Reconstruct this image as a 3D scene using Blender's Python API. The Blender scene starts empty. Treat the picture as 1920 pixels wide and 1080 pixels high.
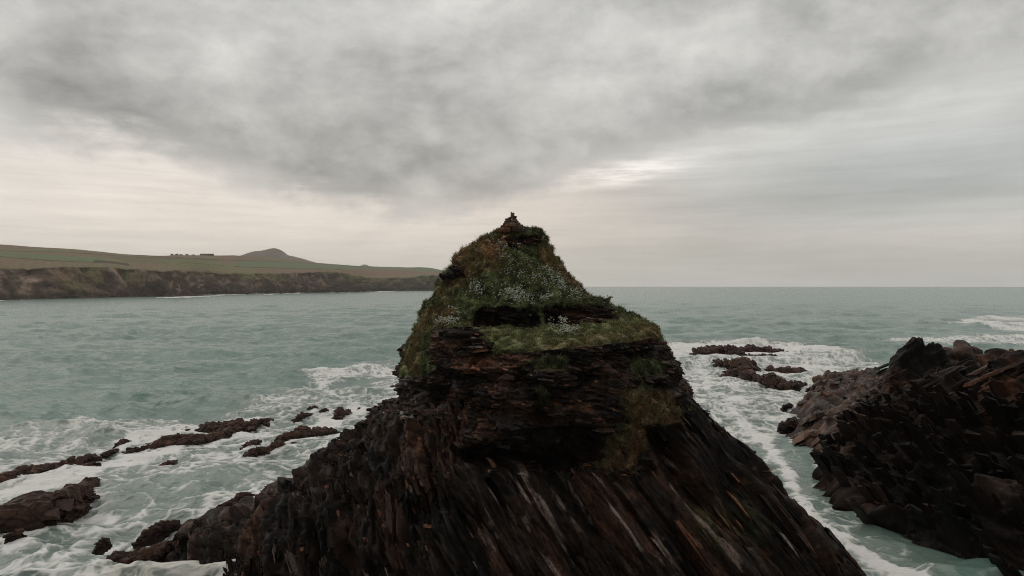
import bpy, math, random
import numpy as np

rng = np.random.default_rng(7)
random.seed(7)
scene = bpy.context.scene
COL = scene.collection
H, F, CX, HY = 16.0, 1280.0, 960.0, 536.0      # eye height; focal length, centre and horizon of the 1920 px photo


# ------------------------------------------------------------------ maths helpers
def W(px, py, d):
    return np.array([(px - CX) / F * d, d, H - (py - HY) / F * d])


def on_sea(px, py):
    d = H * F / (py - HY)
    return np.array([(px - CX) / F * d, d, 0.0])


def to_px(P):
    y = np.maximum(P[..., 1], 0.5)
    return CX + F * P[..., 0] / y, HY + F * (H - P[..., 2]) / y


def sstep(a, b, x):
    t = np.clip((x - a) / (b - a), 0, 1)
    return t * t * (3 - 2 * t)


def lerp(a, b, t):
    return a + (b - a) * t


def ihash(ix, iy, iz, seed):
    h = (ix.astype(np.int64) * 73856093) ^ (iy.astype(np.int64) * 19349663) ^ (iz.astype(np.int64) * 83492791) ^ (seed * 2654435761)
    h &= 0xFFFFFFFF
    h = ((h ^ (h >> 16)) * 0x45d9f3b) & 0xFFFFFFFF
    h = ((h ^ (h >> 16)) * 0x45d9f3b) & 0xFFFFFFFF
    return h ^ (h >> 16)


_G = rng.normal(size=(256, 3))
_G /= np.linalg.norm(_G, axis=1)[:, None]


def noise(P, seed=0):
    """gradient noise, about -0.7..0.7"""
    sh = P.shape[:-1]
    P = P.reshape(-1, 3)
    out = np.empty(len(P))
    for s in range(0, len(P), 300000):
        p = P[s:s + 300000]
        i = np.floor(p).astype(np.int64)
        f = p - i
        u = f * f * f * (f * (f * 6 - 15) + 10)
        r = 0
        for dx in (0, 1):
            wx = u[:, 0] if dx else 1 - u[:, 0]
            for dy in (0, 1):
                wy = u[:, 1] if dy else 1 - u[:, 1]
                for dz in (0, 1):
                    wz = u[:, 2] if dz else 1 - u[:, 2]
                    g = _G[ihash(i[:, 0] + dx, i[:, 1] + dy, i[:, 2] + dz, seed) & 255]
                    r = r + wx * wy * wz * (g[:, 0] * (f[:, 0] - dx) + g[:, 1] * (f[:, 1] - dy) + g[:, 2] * (f[:, 2] - dz))
        out[s:s + 300000] = r
    return out.reshape(sh)


def fbm(P, octv=4, seed=0, gain=0.5, lac=2.1):
    a, r, t = 1.0, 0, 0
    for o in range(octv):
        r = r + a * noise(P * lac ** o, seed + o * 17)
        t += a
        a *= gain
    return r / t * 1.6


def ridged(P, octv=4, seed=0):
    a, r, t = 1.0, 0, 0
    for o in range(octv):
        r = r + a * (1 - np.minimum(1, np.abs(noise(P * 2.1 ** o, seed + o * 13)) * 2.6))
        t += a
        a *= 0.5
    return r / t


def worley(P, seed=0, jit=0.9):
    """F1, F2, three random numbers of the nearest cell, and the upper hull of randomly tilted planes, one per cell"""
    n = len(P)
    F1 = np.empty(n); F2 = np.empty(n); R = np.empty((n, 3)); V = np.empty(n)
    for s in range(0, n, 200000):
        p = P[s:s + 200000]
        i = np.floor(p).astype(np.int64)
        f = p - i
        m = len(p)
        f1 = np.full(m, 9.0); f2 = np.full(m, 9.0)
        hb = np.zeros(m, np.int64); vb = np.full(m, -9.0)
        for dx in (-1, 0, 1):
            for dy in (-1, 0, 1):
                for dz in (-1, 0, 1):
                    h = ihash(i[:, 0] + dx, i[:, 1] + dy, i[:, 2] + dz, seed)
                    v = np.stack([f[:, 0] - dx - 0.5 - jit * ((h & 1023) / 1023 - 0.5),
                                  f[:, 1] - dy - 0.5 - jit * (((h >> 10) & 1023) / 1023 - 0.5),
                                  f[:, 2] - dz - 0.5 - jit * (((h >> 20) & 1023) / 1023 - 0.5)], 1)
                    d = (v * v).sum(1)
                    c = d < f1
                    f2 = np.where(c, f1, np.minimum(f2, d))
                    f1 = np.where(c, d, f1)
                    hb = np.where(c, h, hb)
                    h3 = (h * 2246822519 & 0xFFFFFFFF) ^ (h >> 13)
                    pl = ((h3 & 255) / 255 - 0.5) + 1.5 * (v[:, 0] * (((h3 >> 8) & 255) / 255 - 0.5) + v[:, 1] * (((h3 >> 16) & 255) / 255 - 0.5) + v[:, 2] * (((h3 >> 24) & 255) / 255 - 0.5)) - 2.2 * np.maximum(0, np.sqrt(d) - 0.55)
                    vb = np.maximum(vb, pl)
        F1[s:s + m] = np.sqrt(f1); F2[s:s + m] = np.sqrt(f2); V[s:s + m] = vb
        h2 = ihash(hb, hb >> 7, hb >> 3, seed + 91)
        R[s:s + m] = np.stack([(h2 & 1023) / 1023, ((h2 >> 10) & 1023) / 1023, ((h2 >> 20) & 1023) / 1023], 1)
    return F1, F2, R, V


def basis(n, d):
    n = np.array(n, float); n /= np.linalg.norm(n)
    d = np.array(d, float); d -= n * d.dot(n); d /= np.linalg.norm(d)
    return np.stack([d, np.cross(n, d), n])


def blocks(P, B, sc, seed, warp=0.25):
    """jointed blocks: facet height (-.5...5 or so), crack 0..1, randoms of the block"""
    Q = (P @ B.T) / np.array(sc)
    if warp:
        Q = Q + warp * np.stack([noise(P * 0.7 / sc[0], seed + 3), noise(P * 0.7 / sc[0] + 31.7, seed + 4), noise(P * 0.7 / sc[0] - 17.3, seed + 5)], 1)
    F1, F2, R, V = worley(Q, seed)
    facet = V - V.mean()
    return facet, sstep(0.0, 0.16, F2 - F1), R


def inpoly(x, y, poly, soft):
    """1 inside the polygon, falling to 0 over soft either side of its outline"""
    poly = np.array(poly, float)
    inside = np.zeros(x.shape, bool)
    dmin = np.full(x.shape, 1e18)
    for k in range(len(poly)):
        x0, y0 = poly[k - 1]; x1, y1 = poly[k]
        dx, dy = x1 - x0, y1 - y0
        t = np.clip(((x - x0) * dx + (y - y0) * dy) / (dx * dx + dy * dy + 1e-9), 0, 1)
        dmin = np.minimum(dmin, (x - x0 - t * dx) ** 2 + (y - y0 - t * dy) ** 2)
        c = ((y0 > y) != (y1 > y)) & (x < (x1 - x0) * (y - y0) / (y1 - y0 + 1e-12) + x0)
        inside ^= c
    sd = np.sqrt(dmin) * np.where(inside, 1, -1)
    return sstep(-soft, soft, sd)


def polyline_mask(x, y, pts, w, soft):
    dmin = np.full(x.shape, 1e18)
    for (x0, y0), (x1, y1) in zip(pts[:-1], pts[1:]):
        dx, dy = x1 - x0, y1 - y0
        t = np.clip(((x - x0) * dx + (y - y0) * dy) / (dx * dx + dy * dy + 1e-9), 0, 1)
        dmin = np.minimum(dmin, (x - x0 - t * dx) ** 2 + (y - y0 - t * dy) ** 2)
    return 1 - sstep(w - soft, w + soft, np.sqrt(dmin))


def crom(C, n_per, periodic):
    """Catmull-Rom across the columns of C (rows, cols, 3); n_per: points per column gap"""
    nc = C.shape[1]
    out = []
    for k in range(nc if periodic else nc - 1):
        if periodic:
            p0, p1, p2, p3 = (C[:, (k + o) % nc] for o in (-1, 0, 1, 2))
        else:
            p0, p1, p2, p3 = C[:, max(k - 1, 0)], C[:, k], C[:, k + 1], C[:, min(k + 2, nc - 1)]
        t = (np.arange(n_per[k]) / n_per[k])[None, :, None]
        p0, p1, p2, p3 = (q[:, None] for q in (p0, p1, p2, p3))
        out.append(0.5 * (2 * p1 + (p2 - p0) * t + (2 * p0 - 5 * p1 + 4 * p2 - p3) * t * t + (3 * p1 - p0 - 3 * p2 + p3) * t ** 3))
    if not periodic:
        out.append(C[:, -1:])
    return np.concatenate(out, 1)


def rows_linear(C, step, smooth):
    """resample the rows of C (rows, cols, 3) about every step metres, then soften the bends over smooth points"""
    out = []
    for k in range(len(C) - 1):
        L = np.percentile(np.linalg.norm(C[k + 1] - C[k], axis=1), 80)
        n = max(2, int(L / step))
        t = (np.arange(n) / n)[:, None, None]
        out.append(C[k][None] * (1 - t) + C[k + 1][None] * t)
    out.append(C[-1][None])
    P = np.concatenate(out, 0)
    for _ in range(smooth):
        Q = P.copy()
        Q[1:-1] = (P[:-2] + 2 * P[1:-1] + P[2:]) / 4
        P = Q
    return P


def normals(P, periodic):
    if periodic:
        E = np.concatenate([P[:, -1:], P, P[:, :1]], 1)
        du = (E[:, 2:] - E[:, :-2]) / 2
    else:
        du = np.gradient(P, axis=1)
    dv = np.gradient(P, axis=0)
    N = np.cross(dv, du)
    L = np.linalg.norm(N, axis=2, keepdims=True)
    return N / np.maximum(L, 1e-9)


def blur(A, k):
    for _ in range(k):
        A = A.copy()
        A[1:-1] = (A[:-2] + 2 * A[1:-1] + A[2:]) / 4
        A[:, 1:-1] = (A[:, :-2] + 2 * A[:, 1:-1] + A[:, 2:]) / 4
    return A


# ------------------------------------------------------------------ object helpers
def tag(o, label=None, cat=None, group=None, kind=None):
    if label: o['label'] = label
    if cat: o['category'] = cat
    if group: o['group'] = group
    if kind: o['kind'] = kind
    return o


def mesh_obj(name, V, faces, mat, col=None, parent=None, smooth=True, attrs=None, extra=None):
    """faces: (n, k) array of indices; extra: (V, faces, col) of flat shaded pieces that belong to the same surface"""
    me = bpy.data.meshes.new(name)
    V = V.reshape(-1, 3); faces = np.asarray(faces, np.int32)
    n_s = len(faces)
    if extra is not None:
        faces = np.concatenate([faces, extra[1] + len(V)], 0); V = np.concatenate([V, extra[0]], 0)
        col = np.concatenate([col.reshape(-1, 3), extra[2]], 0)
    V = np.ascontiguousarray(V, np.float32); faces = np.ascontiguousarray(faces, np.int32)
    n, k = faces.shape
    me.vertices.add(len(V)); me.vertices.foreach_set('co', V.ravel())
    me.loops.add(n * k); me.loops.foreach_set('vertex_index', faces.ravel())
    me.polygons.add(n)
    me.polygons.foreach_set('loop_start', np.arange(0, n * k, k, dtype=np.int32))
    me.update(calc_edges=True)
    fl = np.full(n, smooth); fl[n_s:] = False
    me.polygons.foreach_set('use_smooth', fl)
    if col is not None:
        a = me.color_attributes.new('Col', 'FLOAT_COLOR', 'POINT')
        c = np.ones((len(V), 4), np.float32); c[:, :3] = col.reshape(-1, 3)
        a.data.foreach_set('color', c.ravel())
    for key, val in (attrs or {}).items():
        a = me.attributes.new(key, 'FLOAT', 'POINT')
        a.data.foreach_set('value', np.ascontiguousarray(val.ravel(), np.float32))
    me.validate()
    me.materials.append(mat)
    o = bpy.data.objects.new(name, me)
    COL.objects.link(o)
    if parent: o.parent = parent
    return o


def grid_faces(nr, nc, periodic=False):
    i = np.arange(nr - 1)[:, None]; j = np.arange(nc if periodic else nc - 1)[None]
    j2 = (j + 1) % nc
    a = i * nc + j; b = i * nc + j2; c = (i + 1) * nc + j2; d = (i + 1) * nc + j
    return np.stack([a, d, c, b], -1).reshape(-1, 4)


_CORN = np.array([[x, y, z] for z in (-.5, .5) for y in (-.5, .5) for x in (-.5, .5)])
_QUAD = np.array([[0, 2, 3, 1], [4, 5, 7, 6], [0, 1, 5, 4], [2, 6, 7, 3], [0, 4, 6, 2], [1, 3, 7, 5]])


def slabs(P0, B, size, col, jit=0.14, Nrm=None, prot=0.08, r=None, lay=0.0):
    """split stone: irregular slabs lying in the bedding B (one 3x3 or one per slab), sunk so that they stand out of the face by at most prot"""
    r = r or rng
    n = len(P0)
    B = np.broadcast_to(B, (n, 3, 3)) if B.ndim == 2 else B
    D = B + r.normal(size=(n, 3, 3)) * jit
    a = D[:, 2] / np.linalg.norm(D[:, 2], axis=1)[:, None]
    if lay:                                            # partly lying along the face itself
        a = a * np.where((a * Nrm).sum(1) < 0, -1, 1)[:, None] * (1 - lay) + Nrm * lay; a /= np.linalg.norm(a, axis=1)[:, None]
    d = D[:, 0] - a * (D[:, 0] * a).sum(1)[:, None]; d /= np.linalg.norm(d, axis=1)[:, None]
    c = np.cross(a, d)
    M = np.stack([d, c, a], 1)
    Cn = _CORN[None] * (1 + r.normal(size=(n, 8, 3)) * np.array([0.22, 0.24, 0.16])) * size[:, None]
    Cn[:, 4:, :2] *= r.uniform(0.6, 0.98, (n, 1, 2))
    V = np.einsum('nki,nij->nkj', Cn, M) + P0[:, None]
    out_ = ((V - P0[:, None]) * Nrm[:, None]).sum(2).max(1)
    V = V - (Nrm * (out_ - prot * r.uniform(0.1, 1.0, n))[:, None])[:, None]
    F_ = (np.arange(n)[:, None, None] * 8 + _QUAD[None]).reshape(-1, 4)
    return V.reshape(-1, 3), F_, np.repeat(col, 8, 0)


def join(parts):
    V, F_, c, o = [], [], [], 0
    for v, f, k in parts:
        V.append(v); F_.append(f + o); c.append(k); o += len(v)
    return np.concatenate(V), np.concatenate(F_), np.concatenate(c)


class N:
    """small wrapper to write node maths as expressions"""
    def __init__(s, nt, sock): s.nt, s.s = nt, sock

    def _op(s, op, *o, clamp=False):
        n = s.nt.nodes.new('ShaderNodeMath'); n.operation = op; n.use_clamp = clamp
        for k, v in enumerate((s,) + o):
            if isinstance(v, N): s.nt.links.new(v.s, n.inputs[k])
            else: n.inputs[k].default_value = v
        return N(s.nt, n.outputs[0])
    def __add__(s, o): return s._op('ADD', o)
    __radd__ = __add__
    def __sub__(s, o): return s._op('SUBTRACT', o)
    def __rsub__(s, o): return (s * -1.0) + o
    def __mul__(s, o): return s._op('MULTIPLY', o)
    __rmul__ = __mul__
    def __truediv__(s, o): return s._op('DIVIDE', o)
    def __pow__(s, o): return s._op('POWER', o)
    def f(s, op, *o): return s._op(op, *o)
    def clip(s): return s._op('ADD', 0.0, clamp=True)
    def step(s, a, b):
        n = s.nt.nodes.new('ShaderNodeMapRange'); n.interpolation_type = 'SMOOTHSTEP'
        s.nt.links.new(s.s, n.inputs[0])
        n.inputs[1].default_value = a; n.inputs[2].default_value = b
        return N(s.nt, n.outputs[0])


def vec(nt, x, y, z):
    n = nt.nodes.new('ShaderNodeCombineXYZ')
    for k, v in enumerate((x, y, z)):
        if isinstance(v, N): nt.links.new(v.s, n.inputs[k])
        else: n.inputs[k].default_value = v
    return N(nt, n.outputs[0])


def nz(nt, v, scale, detail=4, rough=0.5, dist=0.0):
    n = nt.nodes.new('ShaderNodeTexNoise')
    if v is not None: nt.links.new(v.s, n.inputs['Vector'])
    n.inputs['Scale'].default_value = scale; n.inputs['Detail'].default_value = detail
    n.inputs['Roughness'].default_value = rough; n.inputs['Distortion'].default_value = dist
    return N(nt, n.outputs['Fac'])


def mixc(nt, a, b, t):
    n = nt.nodes.new('ShaderNodeMix'); n.data_type = 'RGBA'
    for k, v in ((6, a), (7, b)):
        if isinstance(v, N): nt.links.new(v.s, n.inputs[k])
        else: n.inputs[k].default_value = (*v, 1)
    if isinstance(t, N): nt.links.new(t.s, n.inputs[0])
    else: n.inputs[0].default_value = t
    return N(nt, n.outputs[2])


def material(name):
    m = bpy.data.materials.new(name); m.use_nodes = True
    nt = m.node_tree
    return m, nt, nt.nodes['Principled BSDF']


def col_material(name, rough=0.6, spec=0.35, fine=0.35, scale=9.0, bump=0.03, rough_var=0.0):
    """colour from the mesh's own 'Col' attribute, broken up by fine noise"""
    m, nt, b = material(name)
    a = nt.nodes.new('ShaderNodeVertexColor'); a.layer_name = 'Col'
    g = nt.nodes.new('ShaderNodeNewGeometry')
    pos = N(nt, g.outputs['Position'])
    n1 = nz(nt, pos, scale, 5, 0.65)
    k = n1.step(0.25, 0.75) * (2 * fine) + (1 - fine)
    mul = nt.nodes.new('ShaderNodeVectorMath'); mul.operation = 'SCALE'
    nt.links.new(a.outputs[0], mul.inputs[0]); nt.links.new(k.s, mul.inputs['Scale'])
    nt.links.new(mul.outputs[0], b.inputs['Base Color'])
    b.inputs['Specular IOR Level'].default_value = spec
    if rough_var:
        n2 = nz(nt, pos, scale * 0.23, 3)
        nt.links.new((n2.step(0.35, 0.65) * rough_var + (rough - rough_var / 2)).s, b.inputs['Roughness'])
    else:
        b.inputs['Roughness'].default_value = rough
    if bump:
        bp = nt.nodes.new('ShaderNodeBump'); bp.inputs['Distance'].default_value = bump; bp.inputs['Strength'].default_value = 0.8
        nt.links.new(n1.s, bp.inputs['Height']); nt.links.new(bp.outputs[0], b.inputs['Normal'])
    return m


M_ROCK = col_material('slate_rock', rough=0.6, spec=0.10, fine=0.55, scale=7.0, bump=0.05, rough_var=0.3)
M_WET = col_material('wet_rock', rough=0.5, spec=0.14, fine=0.4, scale=3.0, bump=0.08, rough_var=0.3)
M_LAND = col_material('coast_land', rough=0.9, spec=0.1, fine=0.3, scale=0.25, bump=0.0)
M_GRASS = col_material('grass_blades', rough=0.8, spec=0.15, fine=0.2, scale=3.0, bump=0.0)
M_FLOWER = col_material('white_petals', rough=0.8, spec=0.1, fine=0.1, scale=9.0, bump=0.0)
M_SPRAY = col_material('sea_foam_spray', rough=1.0, spec=0.0, fine=0.1, scale=3.0, bump=0.0)

# ------------------------------------------------------------------ palette (linear)
DARK = np.array([0.018, 0.0140, 0.0125]); MID = np.array([0.064, 0.038, 0.028])
WARM = np.array([0.145, 0.064, 0.038]); PALE = np.array([0.20, 0.155, 0.135]); RUST = np.array([0.20, 0.075, 0.03])
GREEN = np.array([0.128, 0.145, 0.060]); DGREEN = np.array([0.052, 0.062, 0.032])
OCHRE = np.array([0.230, 0.155, 0.075]); BROWN = np.array([0.150, 0.066, 0.036])


def rock_colour(P, R, R2, crack, warm=0.35, pale=0.1, seed=0):
    n = fbm(P * 0.35, 4, seed + 50)[:, None]
    n2 = fbm(P * 1.7, 4, seed + 60)[:, None]
    c = lerp(DARK, MID, np.clip(R[:, 0:1] * 0.9 + n * 0.5, 0, 1))
    c = lerp(c, WARM, np.clip((R[:, 1:2] - (1 - warm)) * 4 + n * 0.8 - 0.1, 0, 1) * 0.7)
    c = lerp(c, PALE, np.clip((R2[:, 2:3] - (1 - pale)) * 9, 0, 1) * np.clip(0.45 + n2 * 1.3, 0, 1))
    c = lerp(c, DARK * 0.7, (1 - crack)[:, None] * 0.7)
    return c * np.clip(1 + 0.6 * n2, 0.45, 1.7)


# ================================================================== sea stack
rows = [  # seven points across the seaward-to-camera face, left skyline to right skyline: (px, py, distance)
    [(938, 429, 45), (945, 430, 44.6), (952, 430, 44.4), (958, 430, 44.3), (966, 430, 44.4), (974, 430, 44.6), (982, 429, 45)],
    [(905, 441, 45.3), (918, 445, 44.6), (938, 446, 44.1), (960, 446, 43.9), (984, 440, 43.9), (998, 434, 44.3), (1008, 432, 45)],
    [(889, 457, 45.3), (904, 462, 44.2), (925, 468, 43.5), (960, 470, 43.4), (985, 462, 43.6), (1003, 454, 44.0), (1016, 441, 45)],
    [(870, 469, 45.3), (892, 476, 44.0), (917, 484, 43.2), (960, 487, 43.0), (992, 480, 43.3), (1014, 468, 44.0), (1022, 457, 45.2)],
    [(854, 484, 45.3), (877, 491, 43.9), (910, 502, 42.9), (960, 506, 42.6), (1000, 499, 43), (1030, 488, 44), (1050, 484, 45.3)],
    [(832, 512, 45.3), (856, 521, 43.6), (900, 533, 42.2), (960, 539, 41.8), (1015, 533, 42.2), (1048, 522, 43.6), (1068, 515, 45.3)],
    [(816, 547, 45.2), (842, 556, 43.2), (890, 565, 41.4), (960, 567, 40.8), (1030, 563, 41.2), (1078, 555, 43), (1098, 548, 45.2)],
    [(790, 579, 45), (822, 585, 42.8), (886, 580, 40.7), (962, 575, 40.2), (1040, 571, 40.4), (1105, 575, 42), (1137, 569, 44.6)],
    [(776, 612, 44.8), (822, 600, 41.8), (885, 606, 40.9), (965, 611, 40.5), (1050, 607, 40.6), (1130, 598, 41.6), (1178, 588, 44)],
    [(764, 636, 44.2), (845, 618, 38.7), (900, 648, 37), (970, 652, 36.2), (1065, 643, 35.8), (1165, 632, 37), (1230, 614, 42)],
    [(752, 662, 43.6), (842, 656, 38.4), (903, 690, 36.8), (972, 690, 35.8), (1068, 680, 35.4), (1180, 670, 36.6), (1248, 648, 41.2)],
    [(753, 704, 43), (838, 697, 38.2), (898, 716, 36.4), (974, 725, 35.5), (1075, 720, 35.2), (1195, 712, 36), (1276, 695, 40.6)],
    [(752, 742, 42.6), (832, 740, 38), (892, 765, 36), (972, 775, 35.2), (1080, 765, 35), (1210, 755, 35.6), (1299, 748, 40)],
    [(737, 757, 42.5), (815, 775, 37.8), (880, 812, 35.9), (970, 830, 35.2), (1085, 825, 35), (1225, 800, 35.2), (1324, 784, 39.4)],
    [(690, 780, 42), (795, 802, 37.2), (862, 846, 35.9), (970, 868, 36.8), (1090, 862, 36.5), (1240, 832, 35.4), (1352, 812, 38.8)],
    [(640, 820, 41.4), (755, 842, 36.7), (850, 872, 34.9), (975, 886, 35.5), (1100, 884, 35.2), (1268, 872, 34.7), (1397, 857, 38.2)],
    [(577, 866, 41), (712, 890, 36), (838, 922, 34.1), (985, 940, 34.2), (1130, 940, 33.8), (1310, 920, 34), (1442, 907, 37.6)],
    [(515, 925, 40.6), (668, 950, 35.2), (828, 985, 33.4), (1000, 1005, 33), (1165, 1005, 32.6), (1360, 985, 33), (1508, 976, 37)],
    [(425, 968, 40.4), (590, 1010, 35.0), (818, 1052, 32.6), (1015, 1080, 31.8), (1200, 1080, 31.6), (1412, 1050, 32.2), (1562, 1020, 36.6)],
    [(335, 1010, 40.6), (478, 1066, 35.2), (800, 1125, 32), (1030, 1162, 30.8), (1230, 1162, 30.8), (1470, 1122, 31.4), (1606, 1074, 36.6)],
]
C = np.array([[W(*p) for p in r] for r in rows])
foot = np.array([[(275 - CX) / F * 41.5, 41.5, -2.6], [(330 - CX) / F * 34.6, 34.6, -2.6], [(770 - CX) / F * 30.6, 30.6, -1.6],
                 [(1035 - CX) / F * 29.4, 29.4, -1.6], [(1260 - CX) / F * 29.4, 29.4, -1.6], [(1530 - CX) / F * 30.6, 30.6, -1.6],
                 [(1662 - CX) / F * 36.8, 36.8, -1.6]])
C = np.concatenate([C, foot[None]], 0)
back = []
for r in C:                       # the landward-hidden side, about as deep as the face is wide
    L_, R_ = r[0], r[-1]
    a = (R_[0] - L_[0]) / 2; cx = (R_[0] + L_[0]) / 2; y0 = max(L_[1], R_[1]); bb = 0.75 * a + 0.6
    back.append([[cx + 0.8 * a, y0 + 0.55 * bb, R_[2]], [cx, y0 + bb, (L_[2] + R_[2]) / 2], [cx - 0.8 * a, y0 + 0.55 * bb, L_[2]]])
C = np.concatenate([C, np.array(back)], 1)
apex = np.repeat(C[:1].mean(1, keepdims=True), C.shape[1], 1) + np.array([0, 0, 0.06])
C = np.concatenate([apex, C], 0)
P = crom(C, [105] * 6 + [34] * 4, True)
P = rows_linear(P, 0.05, 5)
NR, NC = P.shape[:2]
Nn = normals(P, True)
if Nn[NR // 2, 300, 1] > 0: Nn = -Nn
Nn = blur(Nn, 6); Nn /= np.linalg.norm(Nn, axis=2, keepdims=True) + 1e-9
pf = P.reshape(-1, 3); nf = Nn.reshape(-1, 3)
X, Y = to_px(pf)
front = np.zeros((NR, NC)); front[:, :630] = 1; front = front.ravel()
wob = 9 * fbm(pf * 0.6, 3, 5); wob2 = 9 * fbm(pf * 0.6, 3, 9)
Xw, Yw = X + wob, Y + wob2 * 0.7


def zone(poly, soft=5): return inpoly(Xw, Yw, poly, soft) * front


# big shaped features of the face: ledges pulled out, hollows pushed in (metres along the outward direction)
push = np.zeros(len(pf))
push += 0.75 * zone([(816, 619), (905, 619), (908, 640), (902, 690), (822, 690)], 3)                 # layered block on the left
push -= 1.3 * zone([(906, 628), (925, 650), (905, 672), (880, 700), (862, 712), (884, 690)], 5)      # cleft beside it
push += 0.55 * zone([(868, 690), (900, 668), (990, 664), (1000, 680), (940, 694)], 4)                # slab ledge
push += 0.7 * zone([(932, 712), (958, 705), (985, 720), (988, 790), (975, 835), (935, 830)], 6)      # pillar
push -= 0.7 * zone([(992, 740), (1040, 760), (1030, 790), (992, 800)], 8)
push -= 2.9 * zone([(868, 848), (935, 832), (985, 820), (1050, 806), (1115, 806), (1122, 842), (1050, 874), (950, 880), (880, 866)], 10)
push -= 0.7 * zone([(1000, 745), (1060, 735), (1085, 800), (1000, 815)], 10)
push -= 0.9 * zone([(888, 584), (905, 577), (1008, 578), (1010, 612), (885, 610)], 3)
push -= 0.8 * zone([(1022, 572), (1112, 570), (1120, 604), (1022, 610)], 3)
push -= 0.35 * zone([(1112, 588), (1162, 592), (1160, 600), (1118, 600)], 3)
push -= 0.9 * zone([(1130, 660), (1225, 655), (1220, 690), (1180, 696), (1132, 690)], 6)
push -= 1.0 * zone([(1068, 700), (1130, 690), (1128, 720), (1075, 722)], 7)
push -= 0.9 * zone([(1228, 720), (1262, 722), (1266, 745), (1232, 742)], 5)
push -= 1.0 * zone([(1200, 800), (1235, 800), (1340, 955), (1290, 965)], 9)                          # gully under the right-hand turf
push += 0.45 * zone([(1360, 815), (1400, 850), (1560, 1020), (1600, 1080), (1480, 1080), (1420, 930)], 10)
push += 0.25 * zone([(985, 432), (1008, 428), (1018, 450), (990, 458)], 4)                            # knob right of the cairn
push -= 0.25 * zone([(985, 462), (1012, 460), (1010, 470), (988, 474)], 4)
push += 0.15 * zone([(840, 494), (880, 490), (886, 508), (846, 518)], 4)
push -= 0.3 * zone([(840, 520), (880, 512), (884, 530), (840, 535)], 4)
push += 0.5 * zone([(1100, 548), (1132, 552), (1136, 572), (1108, 575)], 3)
push -= 0.9 * zone([(760, 730), (850, 720), (860, 770), (780, 760)], 12)
push -= 0.5 * zone([(600, 940), (820, 900), (830, 980), (640, 1000)], 20)

# what is turf and what is bare rock
rocky = np.maximum.reduce([
    zone([(945, 448), (985, 441), (1012, 437), (1010, 458), (985, 468), (952, 464)], 3) * 0.85,
    zone([(826, 494), (866, 490), (876, 506), (870, 526), (826, 530)], 4) * 0.62,
    zone([(885, 584), (905, 576), (1010, 577), (1014, 613), (880, 612)], 2),
    zone([(1018, 573), (1112, 571), (1165, 588), (1160, 601), (1024, 611)], 2),
    zone([(1095, 548), (1128, 552), (1138, 570), (1110, 574)], 3) * 0.5])
turf = np.maximum.reduce([
    zone([(600, 300), (1300, 300), (1300, 560), (1205, 608), (1110, 606), (1000, 611), (880, 611), (820, 606), (700, 620)], 3),
    zone([(790, 575), (826, 600), (817, 690), (800, 706), (700, 704), (700, 640)], 4),
    zone([(820, 600), (905, 610), (1000, 610), (1110, 605), (1190, 596), (1240, 612), (1240, 634), (1150, 642), (1062, 654), (985, 660), (918, 664), (902, 640), (880, 619), (818, 617)], 3),
    zone([(985, 672), (1062, 668), (1072, 690), (1000, 700)], 6) * 0.9, zone([(1000, 722), (1020, 725), (1040, 768), (1006, 768)], 6) * 0.9,
    zone([(1185, 668), (1240, 672), (1247, 706), (1196, 708)], 6) * 0.9,
    zone([(1150, 728), (1212, 716), (1262, 748), (1290, 770), (1282, 792), (1238, 798), (1210, 832), (1190, 874), (1150, 880), (1112, 872), (1145, 832), (1162, 790)], 8) * 0.95,
    (1 - front) * sstep(11, 13.5, pf[:, 2])])
patch = fbm(pf * 1.1, 4, 77)
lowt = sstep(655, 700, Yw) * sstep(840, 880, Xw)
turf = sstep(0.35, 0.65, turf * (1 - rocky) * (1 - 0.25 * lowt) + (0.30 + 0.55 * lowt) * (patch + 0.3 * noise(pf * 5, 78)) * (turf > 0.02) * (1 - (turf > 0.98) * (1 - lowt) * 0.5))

B_flat = basis((0.12, 0.10, 1.0), (1, 0, 0))
B_rib = basis((0.83, 0.10, 0.55), (0.55, -0.45, -0.75))
B_left = basis((0.86, -0.05, 0.42), (0.30, -0.50, -0.80))
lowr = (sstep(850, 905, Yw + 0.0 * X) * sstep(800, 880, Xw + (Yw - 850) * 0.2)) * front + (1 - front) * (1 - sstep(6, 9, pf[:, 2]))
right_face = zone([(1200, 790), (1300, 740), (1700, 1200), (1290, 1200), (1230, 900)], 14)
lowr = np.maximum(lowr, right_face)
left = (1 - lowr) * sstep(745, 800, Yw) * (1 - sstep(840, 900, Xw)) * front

f1, c1, r1 = blocks(pf, B_flat, (2.0, 1.5, 0.75), 11, 0.15)
f2, c2, r2 = blocks(pf, B_flat, (0.55, 0.45, 0.11), 12, 0.10)
g1, d1, s1 = blocks(pf, B_rib, (5.0, 2.2, 0.75), 21, 0.10)
g2, d2, s2 = blocks(pf, B_rib, (1.6, 0.8, 0.18), 22, 0.08)
h1, e1, t1 = blocks(pf, B_left, (4.6, 2.6, 1.0), 31, 0.10)
h2, e2, t2 = blocks(pf, B_left, (1.5, 0.8, 0.30), 32, 0.08)
lam_n = (pf @ B_flat[2]) + 0.10 * fbm(pf * 0.5, 3, 40)
li = np.floor(lam_n / 0.11)
lam = (ihash(li, np.floor(pf[:, 0] / 1.7 + 0.3 * fbm(pf * 0.8, 2, 41)), li * 0, 5) & 1023) / 1023
lam_r = (pf @ B_rib[2]) + 0.07 * fbm(pf * 0.6, 3, 43)
lk = np.floor(((pf @ B_left[2]) + 0.10 * fbm(pf * 0.6, 3, 42)) / 0.24)
laml = (ihash(lk, np.floor(pf @ B_left[0] / 1.9 + 0.4 * fbm(pf * 0.5, 2, 39)), lk * 0, 8) & 1023) / 1023
lj = np.floor(lam_r / 0.20)
lamr = (ihash(lj, lj * 0, lj * 0, 6) & 1023) / 1023

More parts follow.
